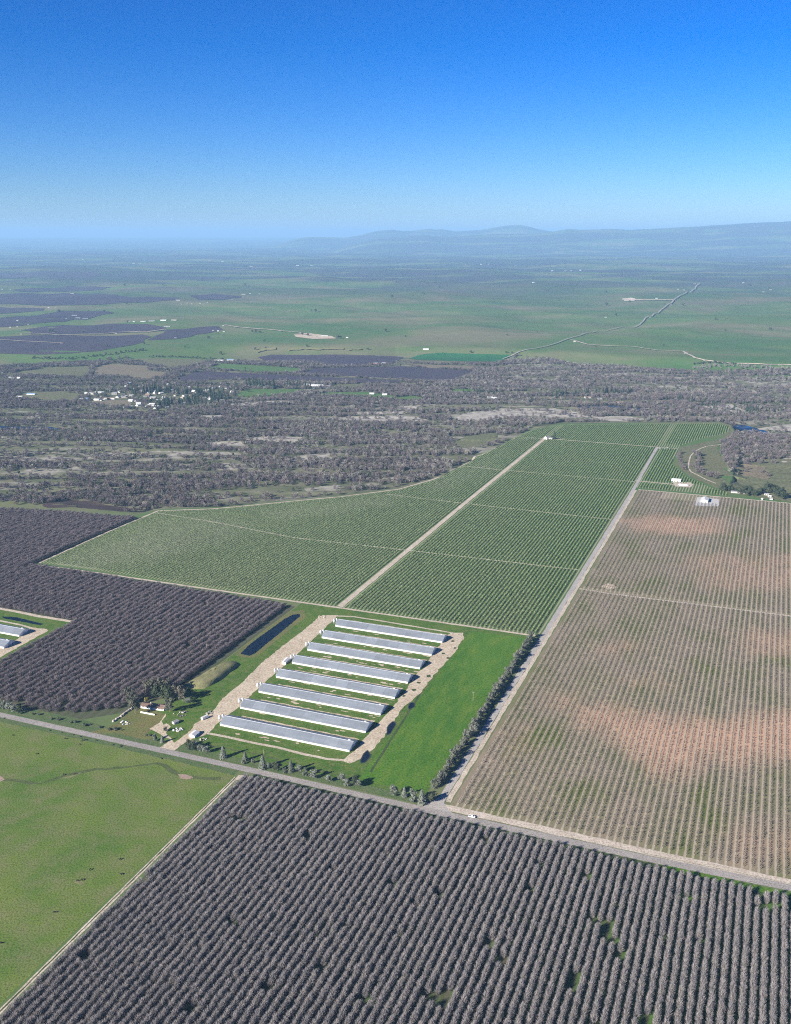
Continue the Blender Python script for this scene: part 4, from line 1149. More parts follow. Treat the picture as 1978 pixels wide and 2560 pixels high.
# mound beside the pond
def mound(pts, hgt, label):
    P = W(pts, *Zb); cx = sum(p[0] for p in P) / len(P); cy = sum(p[1] for p in P) / len(P)
    vs_, fs = [], []; rings = ((1.0, 0), (.82, .75), (.6, .95), (.25, 1.0)); P = [p_ for a_, b_ in zip(P, P[1:] + P[:1]) for p_ in (a_, ((a_[0] + b_[0]) / 2, (a_[1] + b_[1]) / 2))]; n = len(P)
    for k, z in rings:
        for q_, (x, y) in enumerate(P): vs_.append((cx + (x - cx) * k + rr.uniform(-1, 1), cy + (y - cy) * k + rr.uniform(-1, 1), .03 + z * hgt * rr.uniform(.8, 1.15)))
    for i in range(3):
        for j in range(n): fs.append((i * n + j, i * n + (j + 1) % n, (i + 1) * n + (j + 1) % n, (i + 1) * n + j))
    fs.append(tuple(3 * n + j for j in range(n)))
    m = MB().add(vs_, fs); o = m.build('embankment', 'tan_slope', None, True)
    bm = bmesh.new(); bm.from_mesh(o.data); bmesh.ops.recalc_face_normals(bm, faces=bm.faces); bm.to_mesh(o.data); bm.free()
    tag(o, label, None, None, 'structure')
mound([(135, 500), (170, 512), (235, 512), (300, 478), (360, 432), (420, 382), (400, 364), (350, 374), (300, 398), (250, 428), (190, 465)], 5.0, 'dry grass mound below the long pond')

# ------------------------------------------------------------------ pickup, poles, cattle
def pickup(loc, rz, label):
    t = empty('pickup_truck', loc, rz)
    b = MB()
    prof = [(-2.85, .55), (2.8, .55), (2.88, .95), (2.75, 1.12), (1.45, 1.2), (-.75, 1.2), (-2.85, 1.2)]
    n = len(prof)
    b.add([(x, -.98, z) for x, z in prof] + [(x, .98, z) for x, z in prof], [tuple(range(n - 1, -1, -1)) and tuple(range(n)), tuple(range(2 * n - 1, n - 1, -1))] + [(i, i + n, (i + 1) % n + n, (i + 1) % n) for i in range(n)])
    bm_o = b.build('body', 'car_white', t)
    c = MB(); cab = [(-.8, 1.2), (1.5, 1.2), (.75, 1.88), (-.6, 1.9)]
    c.add([(x, -.93 if z < 1.5 else -.78, z) for x, z in cab] + [(x, .93 if z < 1.5 else .78, z) for x, z in cab], [(0, 1, 2, 3), (7, 6, 5, 4), (0, 4, 5, 1), (1, 5, 6, 2), (2, 6, 7, 3), (3, 7, 4, 0)])
    cb = c.build('cab', 'car_white', t)
    g = MB(); g.add([(1.47, -.8, 1.26), (1.47, .8, 1.26), (.82, .7, 1.84), (.82, -.7, 1.84)], [(0, 1, 2, 3)]); g.build('windscreen', 'glass', cb)
    for v in g.v: pass
    for s in (-1, 1):
        q = MB(); q.box(.25, s * .9, 1.52, 1.7, .05, .42); q.build('side_window', 'glass', cb)
    bed = MB(); bed.box(-1.85, 0, 1.21, 1.8, 1.65, .04); bed.build('bed', 'dark_metal', t)
    for s in (-1, 1):
        r_ = MB(); r_.box(-1.85, s * .92, 1.32, 2.0, .12, .26); r_.build('bed_side', 'car_white', t)
    tg = MB(); tg.box(-2.82, 0, 1.05, .1, 1.8, .6); tg.build('tailgate', 'car_white', t)
    for x in (-1.8, 1.85):
        for s in (-1, 1):
            w = MB(); w.tube([(x, s * .72, .4), (x, s * 1.0, .4)], [.4, .4], 14); w_ = w.build('wheel', 'tyre', t)
            rm = MB(); rm.tube([(x, s * .99, .4), (x, s * 1.02, .4)], [.22, .2], 10); rm.build('rim', 'galvanised', w_)
    for s in (-1, 1):
        h = MB(); h.box(2.86, s * .7, .95, .08, .4, .2); h.build('headlight', 'glass', t)
    tag(t, label, 'pickup')
x, y = uv2xy(685.4, -199.5)
pickup((x, y, .16), RZ + .04, 'white pickup truck on the road below the young orchard')

def utility_pole(px, py, label, h=10.5, arms=True):
    t = empty('utility_pole', at(px, py), RZ + .3)
    p = MB(); p.tube([(0, 0, -.5), (0, 0, h)], [.2, .14], 7); p.build('pole', 'pale_bark', t)
    if arms:
        a = MB(); a.box(0, 0, h - .6, 2.8, .14, .18); ar = a.build('crossarm', 'pale_bark', t)
        for x in (-1.2, -.5, .5, 1.2):
            i = MB(); i.lathe([(.07, h - .5), (.09, h - .4), (.04, h - .22)], 7, x); i.build('insulator', 'grey_metal', ar)
    tag(t, label, 'pole', 'utility poles')
utility_pole(1183, 1752, 'pale utility pole standing in the bright green hay field')
utility_pole(331, 1600, 'pale pole in the dark orchard, left of its twin')
utility_pole(518, 1630, 'pale pole in the dark orchard near the long pond')
utility_pole(70, 1408, 'pale pole with a small head at the left corner of the green orchard', 13)
utility_pole(752, 957, 'tall pale mast behind the bright green field', 34, False)
utility_pole(1110, 2005, 'short pole with a white top at the lane corner', 4.0, False)
utility_pole(660, 1886, 'slim pole with a pale top above the roadside trees', 5.0, False)

def cow_mesh():
    V = [(0, 0, 1.05), (.45, 0, 1.08), (.85, 0, 1.1), (-.45, 0, 1.06), (-.8, 0, 1.12), (1.15, 0, .95), (1.45, 0, .62), (1.62, 0, .38),
         (.72, .2, .62), (.72, .22, .3), (.74, .22, .03), (.72, -.2, .62), (.72, -.22, .3), (.70, -.22, .03),
         (-.72, .2, .7), (-.8, .22, .38), (-.74, .22, .03), (-.72, -.2, .7), (-.8, -.22, .38), (-.74, -.22, .03), (-.95, 0, .95), (-1.0, 0, .5)]
    E = [(0, 1), (1, 2), (0, 3), (3, 4), (2, 5), (5, 6), (6, 7), (2, 8), (8, 9), (9, 10), (2, 11), (11, 12), (12, 13), (4, 14), (14, 15), (15, 16), (4, 17), (17, 18), (18, 19), (4, 20), (20, 21)]
    Rr = [.42, .42, .38, .43, .36, .24, .17, .12, .15, .09, .08, .15, .09, .08, .17, .09, .08, .17, .09, .08, .07, .05]
    me = bpy.data.meshes.new('cow_skeleton'); me.from_pydata(V, E, [])
    o = bpy.data.objects.new('cow_skeleton', me); COL.objects.link(o)
    o.modifiers.new('skin', 'SKIN'); o.modifiers.new('sub', 'SUBSURF').render_levels = 1
    o.modifiers['sub'].levels = 1
    for i, sv in enumerate(me.skin_vertices[0].data):
        sv.radius = (Rr[i] * .8, Rr[i]); sv.use_root = (i == 0)
    dg = bpy.context.evaluated_depsgraph_get()
    out = bpy.data.meshes.new_from_object(o.evaluated_get(dg))
    bpy.data.objects.remove(o)
    out.name = 'cow'; out.materials.clear(); out.materials.append(MATS['cow_hide'])
    return out
cm = cow_mesh()
Zp = (0, 1740, 4.017)
cows = [((130, 400), 'black cow alone near the left edge of the pasture'), ((365, 585), 'black cow grazing below the one at the pasture edge'), ((660, 433), 'black cow near the road, left of a grazing pair'),
        ((830, 452), 'left cow of the pair close to the road'), ((855, 445), 'right cow of the pair close to the road'), ((800, 492), 'black cow just below the pair at the road'), ((640, 795), 'black cow beside the wet swale'), ((755, 790), 'black cow standing on the pale swale bank')]
for i, (p, lb) in enumerate(cows):
    o = link(bpy.data.objects.new('cow', cm)); o.location = at(Zp[0] + p[0] / Zp[2], Zp[1] + p[1] / Zp[2]); o.rotation_euler = (0, 0, i * 1.3 + .4)
    tag(o, lb, 'cow', 'cattle in the pasture')
for i, (x, y, lb) in enumerate(((194, 2203, 'left cow of two lying at the bare patch in the pasture'), (206, 2201, 'right cow of two at the bare patch in the pasture'), (226, 2175, 'black cow just above the bare patch'), (136, 2282, 'lowest black cow in the pasture'), (303, 2187, 'black cow nearest the orchard track'), (301, 2149, 'black cow upper one near the orchard track'), (2, 2359, 'black cow at the lower left picture edge'))):
    o = link(bpy.data.objects.new('cow', cm)); o.location = at(x, y); o.rotation_euler = (0, 0, i * 2.1 + .2)
    tag(o, lb, 'cow', 'cattle in the pasture')

# ------------------------------------------------------------------ single trees near the farm
def make_kind(name, gen, mt, mc, n, parts=True):
    """n source trees of a kind; each is an Empty with trunk and crown"""
    out = []
    for i in range(n):
        t, c = gen(i)
        out.append((t.mesh('trunk', mt), c.mesh('crown', mc), joined(name, t, c, mt, mc)))
    return out
def place_tree(kind, name, x, y, s, rz, label, cat='tree', group=None, parts=True, sz=None, z=None):
    if z is None: z = hz(x, y)
    tm, cm_, jm = kind
    if parts:
        o = empty(name, (x, y, z), rz)
        o.scale = (s, s, sz or s)
        link(bpy.data.objects.new('trunk', tm), o); link(bpy.data.objects.new('crown', cm_), o)
    else:
        o = link(bpy.data.objects.new(name, jm)); o.location = (x, y, z); o.rotation_euler = (0, 0, rz); o.scale = (s, s, sz or s)
    tag(o, label, cat, group)
    return o

K_GREY = make_kind('grey_tree', lambda i: lobed_tree(100 + i, 12, 9.5, 900, .58, .06, 9), 'bark', 'grey_leaves', 4)
K_CONE = make_kind('conifer', lambda i: conifer(200 + i, 13.5, 8.5, 900, 1.0), 'bark', 'grey_leaves', 3)
K_DARK = make_kind('dark_tree', lambda i: lobed_tree(300 + i, 17, 15, 1100, .8, .12, 10), 'bark', 'oak_leaves', 3)
K_EUC = make_kind('eucalyptus', lambda i: lobed_tree(400 + i, 20, 14, 1100, .75, .18, 10), 'pale_bark', 'eucalyptus_leaves', 3)
K_WIND = make_kind('windbreak_tree', lambda i: lobed_tree(500 + i, 9.5, 8, 800, .5, .05, 9), 'bark', 'windrow_leaves', 6)
K_FIR = make_kind('fir', lambda i: conifer(600 + i, 21, 8.5, 420, 1.5), 'bark', 'conifer_needles', 3)
K_YEL = make_kind('yellow_tree', lambda i: lobed_tree(700 + i, 6, 6, 420, .4, .1, 6), 'bark', 'yellow_leaves', 1)
K_BARE = make_kind('bare_tree', lambda i: bare_tree(800 + i, 10, 8, 420, .22, 1.7), 'pale_bark', 'pale_twigs', 3)
BUSH = []
for i in range(4):
    BUSH.append(bush(900 + i, 2.6, 4.2, 200, .38).mesh('shrub', 'shrub_leaves'))
def shrub(x, y, s, rz, label, group=None, k=0, name='shrub'):
    o = link(bpy.data.objects.new(name, BUSH[k % 4])); o.location = (x, y, hz(x, y)); o.rotation_euler = (0, 0, rz); o.scale = (s, s, s)
    tag(o, label, 'shrub', group)

rt = random.Random(11)
# roadside row below the poultry farm, from the driveway to the lane (survey window 400,1740 x3.374)
row = [(240, 430, 'd', .5), (270, 455, 'd', .62), (300, 440, 'g', .72), (335, 465, 'g', .62), (385, 488, 'g', .86), (535, 522, 'c', .95), (718, 545, 'c', .72), (700, 575, 'g', .45), (788, 568, 'g', .48), (868, 612, 'c', 1.02),
       (925, 615, 'g', .6), (985, 640, 'd', .62), (1050, 650, 'g', .5), (1105, 642, 'c', .9), (1170, 652, 'g', .72), (1230, 678, 'g', .7), (1295, 690, 'g', .8), (1420, 725, 'g', .72), (1530, 735, 'g', .82), (1575, 765, 'g', .7), (1640, 762, 'd', .6), (1675, 770, 'g', .75)]
names = {'d': ('dark_tree', 'dark round tree'), 'g': ('grey_tree', 'grey-green tree'), 'c': ('conifer', 'upright cone-shaped tree')}
def ord_w(i):
    return ORD[i] if i < 20 else 'twenty-' + ORD[i - 20]
for i, (x, y, k, s) in enumerate(row):
    X, Y = ray_hit(400 + x / 3.374, 1740 + y / 3.374)
    K = {'d': K_DARK, 'g': K_GREY, 'c': K_CONE}[k]
    place_tree(K[i % len(K)], names[k][0], X, Y, s, rt.uniform(0, 6), '%s in the roadside row, %s from the farm driveway' % (names[k][1], ord_w(i)), group='roadside trees below the poultry farm')
for i, (x, y, k, s) in enumerate(((985, 1988, 'g', .95), (1011, 1992, 'c', .75), (1035, 2005, 'g', 1.05), (1055, 2010, 'c', 1.05), (1075, 2006, 'd', .55))):
    X, Y = ray_hit(x, y)
    K = {'d': K_DARK, 'g': K_GREY, 'c': K_CONE}[k]
    place_tree(K[(i + 1) % len(K)], names[k][0], X, Y, s, rt.uniform(0, 6), '%s in the clump at the lane junction, %s counted from the left' % (names[k][1], ORD[i]), group='trees at the lane junction')
# windbreak along the lane
u = 716.0; i = 0
while u < 1074:
    gap = rt.random() < .04
    if not gap:
        v = -242.5 + rt.gauss(0, .9)
        X, Y = uv2xy(u, v)
        s = rt.uniform(.62, 1.12)
        lb = 'pale grey-green tree at the road end of the lane windbreak' if i == 0 else 'bushy grey-green tree in the dense windbreak along the lane'
        place_tree(K_WIND[i % 6], 'windbreak_tree', X, Y, s, rt.uniform(0, 6), lb, group='windbreak along the lane', sz=s * rt.uniform(.85, 1.3))
        i += 1
    u += rt.uniform(3.2, 5.4)
# trees at the farmhouse (survey window 300,1700 x5.623)
fh_trees = [((220, 480), 'e', 1.0, 'tall shaggy grey tree at the left end of the farmhouse'), ((700, 455), 'e', .86, 'round grey-brown tree at the right end of the farmhouse'), ((560, 250), 'd', .95, 'dark tree directly behind the farmhouse'), ((640, 262), 'd', 1.05, 'dark tree behind the right wing of the farmhouse'),
            ((720, 285), 'd', 1.0, 'dark tree right of the one behind the right wing'), ((480, 255), 'd', .7, 'smaller dark tree behind the left wing of the farmhouse'), ((820, 280), 'e', .9, 'grey-brown tree right of the dark grove'), ((880, 300), 'e', .75, 'grey-brown tree at the right end of the grove'),
            ((970, 335), 'g', .6, 'small pale tree at the outer right of the grove'), ((930, 320), 'g', .55, 'small grey tree in front of the grove end'), ((150, 330), 'e', .95, 'grey tree in the orchard corner above the farmhouse'), ((400, 200), 'e', .9, 'grey-brown tree behind the yellow tree'), ((520, 190), 'e', 1.0, 'tall grey-brown tree at the back of the grove'), ((690, 190), 'e', .95, 'tall grey-brown tree at the back right of the grove')]
for i, (p, k, s, lb) in enumerate(fh_trees):
    X, Y = ray_hit(300 + p[0] / 5.623, 1700 + p[1] / 5.623)
    K = {'d': K_DARK, 'g': K_GREY, 'e': K_EUC}[k]
    place_tree(K[i % 3], {'d': 'dark_tree', 'g': 'grey_tree', 'e': 'eucalyptus'}[k], X, Y, s, rt.uniform(0, 6), lb, group='trees around the farmhouse')
X, Y = ray_hit(300 + 375 / 5.623, 1700 + 315 / 5.623)
place_tree(K_YEL[0], 'yellow_tree', X, Y, 1.0, 0, 'yellow-leaved tree behind the left wing of the farmhouse', group='trees around the farmhouse')
for i, (x, y, k, s, lb) in enumerate(((485, 850, 'g', .62, 'dark tree left of the farmhouse driveway mouth'), (595, 880, 'c', .58, 'small upright tree at the farmhouse driveway mouth'), (635, 720, 'd', .33, 'round bush island in the farmhouse driveway'))):
    X, Y = ray_hit(300 + x / 5.623, 1700 + y / 5.623)
    K = {'d': K_DARK, 'g': K_GREY, 'c': K_CONE}[k]
    place_tree(K[0], names[k][0], X, Y, s, 1.0, lb)
# roadside shrubs and trees left of the farmhouse (window 0,1740 x4.017)
for i, (x, y, k, s, lb) in enumerate(((30, 130, 'g', .9, 'grey-green tree at the left picture edge by the road'), (90, 150, 'g', .95, 'second grey-green tree from the left edge by the road'), (140, 165, 'g', .8, 'third grey-green tree from the left edge by the road'), (200, 175, 'd', .62, 'dark tree ending the clump at the left edge'), (235, 165, 'g', .6, 'small grey tree right of the clump at the left edge'))):
    X, Y = ray_hit(x / 4.017, 1740 + y / 4.017); K = K_GREY if k == 'g' else K_DARK
    place_tree(K[i % 3], names[k][0], X, Y, s, i * 1.1, lb, group='trees by the road at the left edge')
for i, (x, y, s) in enumerate(((330, 185, .9), (390, 190, 1.2), (520, 235, .9), (595, 240, 1.5), (720, 270, 1.1), (760, 270, 1.3), (850, 300, 1.5), (905, 290, .8), (1000, 320, 1.1), (1100, 340, 1.3), (1160, 340, 1.5), (1470, 395, .9), (1510, 400, 1.0), (1230, 345, .6))):
    X, Y = ray_hit(x / 4.017, 1740 + y / 4.017)
    shrub(X, Y, s, i * .9, 'dark roadside shrub %s from the left, between orchard and road' % ORD[i], 'shrubs on the far verge of the road', i)
for i, (x, y) in enumerate(((500, 348), (620, 372), (735, 392), (805, 410), (970, 450), (1135, 490), (1210, 508), (40, 225), (1620, 630))):
    X, Y = ray_hit(x / 4.017, 1740 + y / 4.017)
    shrub(X, Y, rt.uniform(.4, .75), i * 1.4, 'low dark bush on the pasture side of the road' if i < 7 else ('low bush at the left edge beside the road' if i == 7 else 'dark bush where the wet swale meets the road'), 'bushes on the pasture side of the road', i)
# stone row beside the farmhouse lawn
sr = empty('stone_row', at(318, 1783)); P0 = Vector(ray_hit(283, 1805)); P1 = Vector(ray_hit(335, 1768))
for i in range(26):
    t = i / 25; p = P0.lerp(P1, t); m = MB(); q = rt.uniform(1.2, 2.0)
    m.lathe([(.3 * q, -.2), (.7 * q, .1), (.75 * q, .5), (.4 * q, .95 * q)], 7)
    o = m.build('stone', 'rock', sr); o.location = (p.x - sr.location.x + rt.uniform(-.6, .6), p.y - sr.location.y + rt.uniform(-.6, .6), 0); o.rotation_euler = (0, 0, rt.uniform(0, 6))
tag(sr, 'row of piled stones between the orchard and the farmhouse lawn', 'stone row')

# ------------------------------------------------------------------ orchards
def rows_grid(poly, pitch, v0, step, ju, jv, holes=0.01, seed=0, gap=None):
    g = np.random.default_rng(seed)
    us = [p[0] for p in poly]; vs2 = [p[1] for p in poly]
    k0 = math.ceil((min(vs2) - v0) / pitch); k1 = math.floor((max(vs2) - v0) / pitch)
    U, V = [], []
    for k in range(k0, k1 + 1):
        uu = np.arange(min(us) + 1.5, max(us) - 1.0, step) + g.uniform(0, step)
        U.append(uu); V.append(np.full(len(uu), v0 + k * pitch))
    U = np.concatenate(U); V = np.concatenate(V)
    keep = inside(U, V, poly) & (g.random(len(U)) > holes)
    if gap is not None: keep &= ~gap(U, V)
    U, V = U[keep], V[keep]
    U = U + g.normal(0, ju, len(U)); V = V + g.normal(0, jv, len(U))
    X, Y = uv2xy(U, V)
    return X, Y

def split_visible(X, Y, size, limit, top=0.0):
    """indices of the plants that show largest in the picture, and the rest"""
    px, py, b = in_frame(X, Y, 0)
    vis = (px > 4) & (px < 1974) & (py > 4) & (py < 2556)
    key = np.where(vis, size / b, 0)
    o = np.argsort(-key)
    n = min(limit, int(vis.sum()))
    return o[:n], o[n:]

def plant_field(X, Y, kinds, name, cat, single_label, group, mass_name, mass_label, s0, s1, limit=300, parts=False, seed=0, sz=(0.9, 1.12), margin=180, zoff=0.0, aligned=False):
    g = np.random.default_rng(seed)
    px, py, b = in_frame(X, Y, 0)
    keep = (px > -margin) & (px < 1978 + margin) & (py < 2560 + margin) & (b > 100)
    X, Y = X[keep], Y[keep]
    n = len(X)
    S = g.uniform(s0, s1, n); SZ = S * g.uniform(sz[0], sz[1], n); R = g.uniform(0, 6.283, n) if not aligned else -AZ + math.pi * g.integers(0, 2, n) + g.normal(0, .12, n)
    Z = terrain(X, Y) + zoff
    big, rest = split_visible(X, Y, S, limit)
    for q, i in enumerate(big):
        k = kinds[q % len(kinds)]
        o = place_tree(k, name, float(X[i]), float(Y[i]), float(S[i]), float(R[i]), single_label, cat, group, parts, float(SZ[i]), float(Z[i]))
    pr = [proto(k[2]) for k in kinds]
    scatter_stuff(mass_name, pr, np.stack([X[rest], Y[rest], Z[rest]], 1), R[rest], np.stack([S[rest], S[rest], SZ[rest]], 1), mass_label, cat, seed)
    return n

K_ORCH = make_kind('orchard_tree', lambda i: bare_tree(1000 + i, 5.8, 3.6, 400, .12, 2.1, 1.25, .8, .13, 1.75), 'bark', 'orchard_twigs', 6)
K_ORCHB = make_kind('orchard_tree', lambda i: bare_tree(1100 + i, 6.4, 5.4, 420, .17, 1.9, 1.05, 1.0, .15, 1.5), 'bark', 'dark_orchard_twigs', 6)
gapA = lambda U, V: (vnoise(U / 16, V / 12, 91) > .90) | ((V > 20) & (U > 646) & (vnoise(U / 9, V / 9, 95) > .6))
X, Y = rows_grid(ORCH_A, AP, AV0, 2.8, .4, .2, .012, 1, gapA)
nA = plant_field(X, Y, K_ORCH, 'orchard_tree', 'tree', 'bare grey orchard tree in the lowest rows of the foreground orchard', 'bare trees of the foreground orchard', 'orchard_mass', 'rows of bare grey trees of the foreground orchard', .88, 1.12, 300, True, 2, aligned=True)
ORCH_B_T = [(706, -640), (736, -600), (800, -563), (1058, -563), (1064, -998), (1326, -1000), (1312, -1160), (1290, -1270), (1268, -1700), (919, -1700), (915, -790), (706, -800)]
gapB = lambda U, V: (vnoise(U / 14, V / 14, 93) > .955) | ((U < 735) & (vnoise(U / 8, V / 8, 97) > .7))
X, Y = rows_grid(ORCH_B_T, BP, BV0, 4.6, .4, .3, .01, 3, gapB)
nB = plant_field(X, Y, K_ORCHB, 'orchard_tree', 'tree', 'bare dark orchard tree in the rows nearest the farmhouse and road', 'bare trees of the dark orchard', 'orchard_mass', 'rows of bare dark trees left of the poultry farm', .84, 1.14, 0, False, 4, aligned=True)

def young_tree(i):
    r = random.Random(1200 + i); t, c = MB(), MB()
    t.tube([(0, 0, -.1), (r.gauss(0, .05), r.gauss(0, .05), 1.2)], [.13, .08], 5)
    for q in range(14):
        a = r.uniform(0, 6.28); w_ = r.uniform(.4, .95); e = Vector((math.cos(a) * w_, math.sin(a) * w_, r.uniform(1.7, 2.9)))
        sd = Vector((-math.sin(a), math.cos(a), r.gauss(0, .5))).normalized() * .1
        b0 = Vector((0, 0, r.uniform(.7, 1.3)))
        c.add([b0 - sd, b0 + sd, e + sd * .6, e - sd * .6], [(0, 1, 2, 3)])
    return t, c
K_YOUNG = make_kind('young_tree', young_tree, 'pale_bark', 'young_twigs', 4)
gapY = lambda U, V: (np.abs(U - 1266) < 4) | ((V > -175) & (V < -75) & (U > 1795))
X, Y = rows_grid([(697, -217), (697, 150), (1846, 150), (1846, -217)], YP, YV0, 2.55, .18, .12, .03, 5, gapY)
nY = plant_field(X, Y, K_YOUNG, 'young_tree', 'tree', 'small bare sapling in the young orchard rows nearest the road', 'saplings of the young orchard', 'sapling_mass', 'rows of small bare saplings in the reddish young orchard', .85, 1.25, 300, False, 6)

def parcel_plant(i):
    r = random.Random(1300 + i); t, c = MB(), MB()
    t.tube([(0, 0, -.1), (0, 0, .9)], [.07, .05], 4)
    leaf_cloud(r, c, 30, [(0, 0, 1.15, .85, 1.0), (r.uniform(-.3, .3), r.uniform(-.3, .3), 1.5, .5, 1.0)], .42)
    return t, c
K_PAR = make_kind('small_orchard_tree', parcel_plant, 'bark', 'parcel_leaves', 4)
def gapP(U, V):
    g = np.abs(V + 503) < 6
    g |= np.abs(V + 231) < 8
    tr = np.interp(-V, [238, 503, 700, 990], [1343, 1338, 1330, 1372]); g |= np.abs(U - tr) < 2.2
    g |= (np.abs(U - np.interp(-V, [238, 503, 660], [1625, 1632, 1640])) < 2.2) & (V > -665)
    g |= (np.abs(U - 1913) < 2.4) & (V > -600)
    g |= (np.abs(U - 2266) < 4)
    g |= (U > 1868) & (U < 1935) & (V > -168) & (V < -100)
    g |= (U > 2266) & (U < 2310) & (V > -238) & (V < -185)
    g |= (U > 2262) & (U < 2300) & (V > -500) & (V < -455)
    g |= (U > 1905) & (U < 1930) & (V > -238)
    return g
PT = [(1086, -239), (1086, -990), (1383, -990), (1424, -909), (1511, -812), (1579, -733), (1678, -650), (1779, -611), (1951, -591), (2036, -601), (2123, -577), (2224, -571), (2360, -552), (2455, -502), (2620, -128), (2597, -98), (2540, -94), (2490, -105), (2388, -163), (2303, -192), (2105, -189), (1988, -146), (1921, -95), (1896, -64), (1869, -62), (1869, -232)]
X, Y = rows_grid(PT, PP, PV0, 2.5, .12, .10, .015, 7, gapP)
nP = plant_field(X, Y, K_PAR, 'small_orchard_tree', 'tree', 'small pale green tree in the green orchard rows nearest the barns', 'small trees of the green orchard', 'green_orchard_mass', 'striped rows of small pale green trees in the green orchard block', .9, 1.25, 300, False, 8)

# ------------------------------------------------------------------ river-bottom woods
K_RB = make_kind('river_tree', lambda i: bare_tree(1400 + i, 9, 8.5, 150, .55, 2.4, .75, 1.6, .2), 'bark', 'river_twigs', 6)
K_RP = make_kind('pale_river_tree', lambda i: bare_tree(1500 + i, 10, 8, 130, .5, 2.6, .9, 2.0, .22), 'pale_bark', 'pale_twigs', 4)
K_RO = make_kind('evergreen_oak', lambda i: lobed_tree(1600 + i, 7.5, 8.5, 170, .85, .1, 6), 'bark', 'oak_leaves', 4)
g = np.random.default_rng(21)
cell = 6.6
gx, gy = np.meshgrid(np.arange(-1750, 1850, cell), np.arange(1450, 4250, cell))
gx = (gx + g.uniform(-.48, .48, gx.shape) * cell).ravel(); gy = (gy + g.uniform(-.48, .48, gy.shape) * cell).ravel()
ok = inside(gx, gy, RIV)
gx, gy = gx[ok], gy[ok]
dens = np.full(len(gx), .95)
nz = fbm(gx / 260, (gy + 60 * (fbm(gx / 300, gy / 300, 5) - .5)) / 34, 81, 3)
dens *= sstep(.42, .55, nz) * .88 + .12
rdg = fbm(gx / 210, (gy + 60 * (fbm(gx / 300, gy / 300, 5) - .5)) / 34, 11, 2)
dens *= np.where(gy < 2900, 1 - .72 * sstep(.52, .66, rdg), 1)
for p in SEMITAN: dens[inside(gx, gy, p)] *= .42
for p in TANS: dens[inside(gx, gy, p)] *= .16
for p in (F_OLIVE, F_BROWN, F_GREEN1, F_DARKTOP, F_DARKR, F_DARKL, F_GREEN2, F_BRIGHT, F_GREEN3, F_PALE, F_EMER, F_TANSTRIP, F_G4, F_G5, F_PADDOCK, F_TOWNF, RIVER1, RIVER2, RIVER3, MARSH, F_MEADOW_T, M_TAN, M_TAN2):
    dens[inside(gx, gy, p)] = 0
dens[inside(gx, gy, M_RIGHT)] *= .10
# dense right-hand wood
WOODR = W([(1800, 1100), (1900, 1090), (2200, 1090), (2200, 1150), (1978, 1146), (1900, 1150), (1850, 1170), (1880, 1200), (1830, 1190), (1810, 1150)])
dens[inside(gx, gy, WOODR)] = .9
TOWN = W([(200, 985), (330, 955), (560, 945), (640, 965), (720, 972), (600, 975), (580, 1000), (480, 1020), (400, 1028), (330, 1022), (230, 1005)])
dens[inside(gx, gy, TOWN)] *= .35
for p in (M_TAN,): dens[inside(gx, gy, p)] = .06
keep = g.random(len(gx)) < dens
gx, gy = gx[keep], gy[keep]
typ = g.random(len(gx)); kz = fbm(gx / 240, gy / 160, 99, 2)
pale = typ < .05 + .2 * sstep(.5, .7, kz); oak = (~pale) & (typ > .90 - .12 * sstep(.55, .35, kz))
near = gy < 2500
for sel, K, nm, lb, grp, mn, ml, sd in ((~pale & ~oak, K_RB, 'river_tree', 'bare mauve-grey tree in the river bottom beside the orchards', 'bare trees of the river bottom', 'wood', 'mauve-grey leafless wood of the river bottom', 31),
                                        (pale, K_RP, 'pale_river_tree', 'pale whitish bare tree in the river bottom', 'pale trees of the river bottom', 'pale_wood', 'scattered pale bare trees of the river bottom', 32),
                                        (oak, K_RO, 'evergreen_oak', 'dark round evergreen in the river bottom', 'dark evergreens of the river bottom', 'evergreen_wood', 'scattered dark evergreens of the river bottom', 33)):
    plant_field(gx[sel], gy[sel], K, nm, 'tree', lb, grp, mn, ml, .5, 1.2, 300, False, sd, (.8, 1.15), 200)

# belts, lone trees and groves beyond the woods
def belt(px_line, n, wid, K, nm, lb, grp, s0, s1, seed):
    P = [Vector(p) for p in W(px_line)]; r = random.Random(seed)
    seg = [(b - a).length for a, b in zip(P[:-1], P[1:])]; tot = sum(seg)
    for i in range(n):
        d = tot * (i + r.random()) / n; k = 0
        while k < len(seg) - 1 and d > seg[k]: d -= seg[k]; k += 1
        p = P[k].lerp(P[k + 1], min(1, d / seg[k])); 
        x = p.x + r.gauss(0, wid / 2); y = p.y + r.gauss(0, wid / 2); s = r.uniform(s0, s1)
        place_tree(K[i % len(K)], nm, x, y, s, r.uniform(0, 6), lb, 'tree', grp, False, s * r.uniform(.85, 1.15))
belt([(20, 936), (60, 925), (140, 912), (260, 902), (330, 895)], 70, 22, K_RB, 'belt_tree', 'bare tree in the belt above the olive field', 'tree belt above the olive field', .9, 1.5, 1)
belt([(75, 897), (180, 898), (300, 884), (360, 876)], 46, 12, K_RO, 'belt_tree', 'dark tree in the creek belt below the far orchards', 'creek belt below the far orchards', .9, 1.5, 2)
belt([(228, 915), (225, 935), (215, 945)], 14, 10, K_RB, 'belt_tree', 'bare tree in the hedge between the olive and brown fields', 'hedge between two fields', .9, 1.3, 3)
belt([(370, 893), (430, 893), (500, 896), (560, 900)], 40, 12, K_RO, 'belt_tree', 'dark tree in the belt above the pale green field', 'belt above the pale green field', .8, 1.3, 4)
belt([(530, 905), (470, 920), (430, 940)], 30, 14, K_RB, 'belt_tree', 'bare tree in the slanting hedge beside the dark orchard', 'slanting hedge', .9, 1.3, 5)
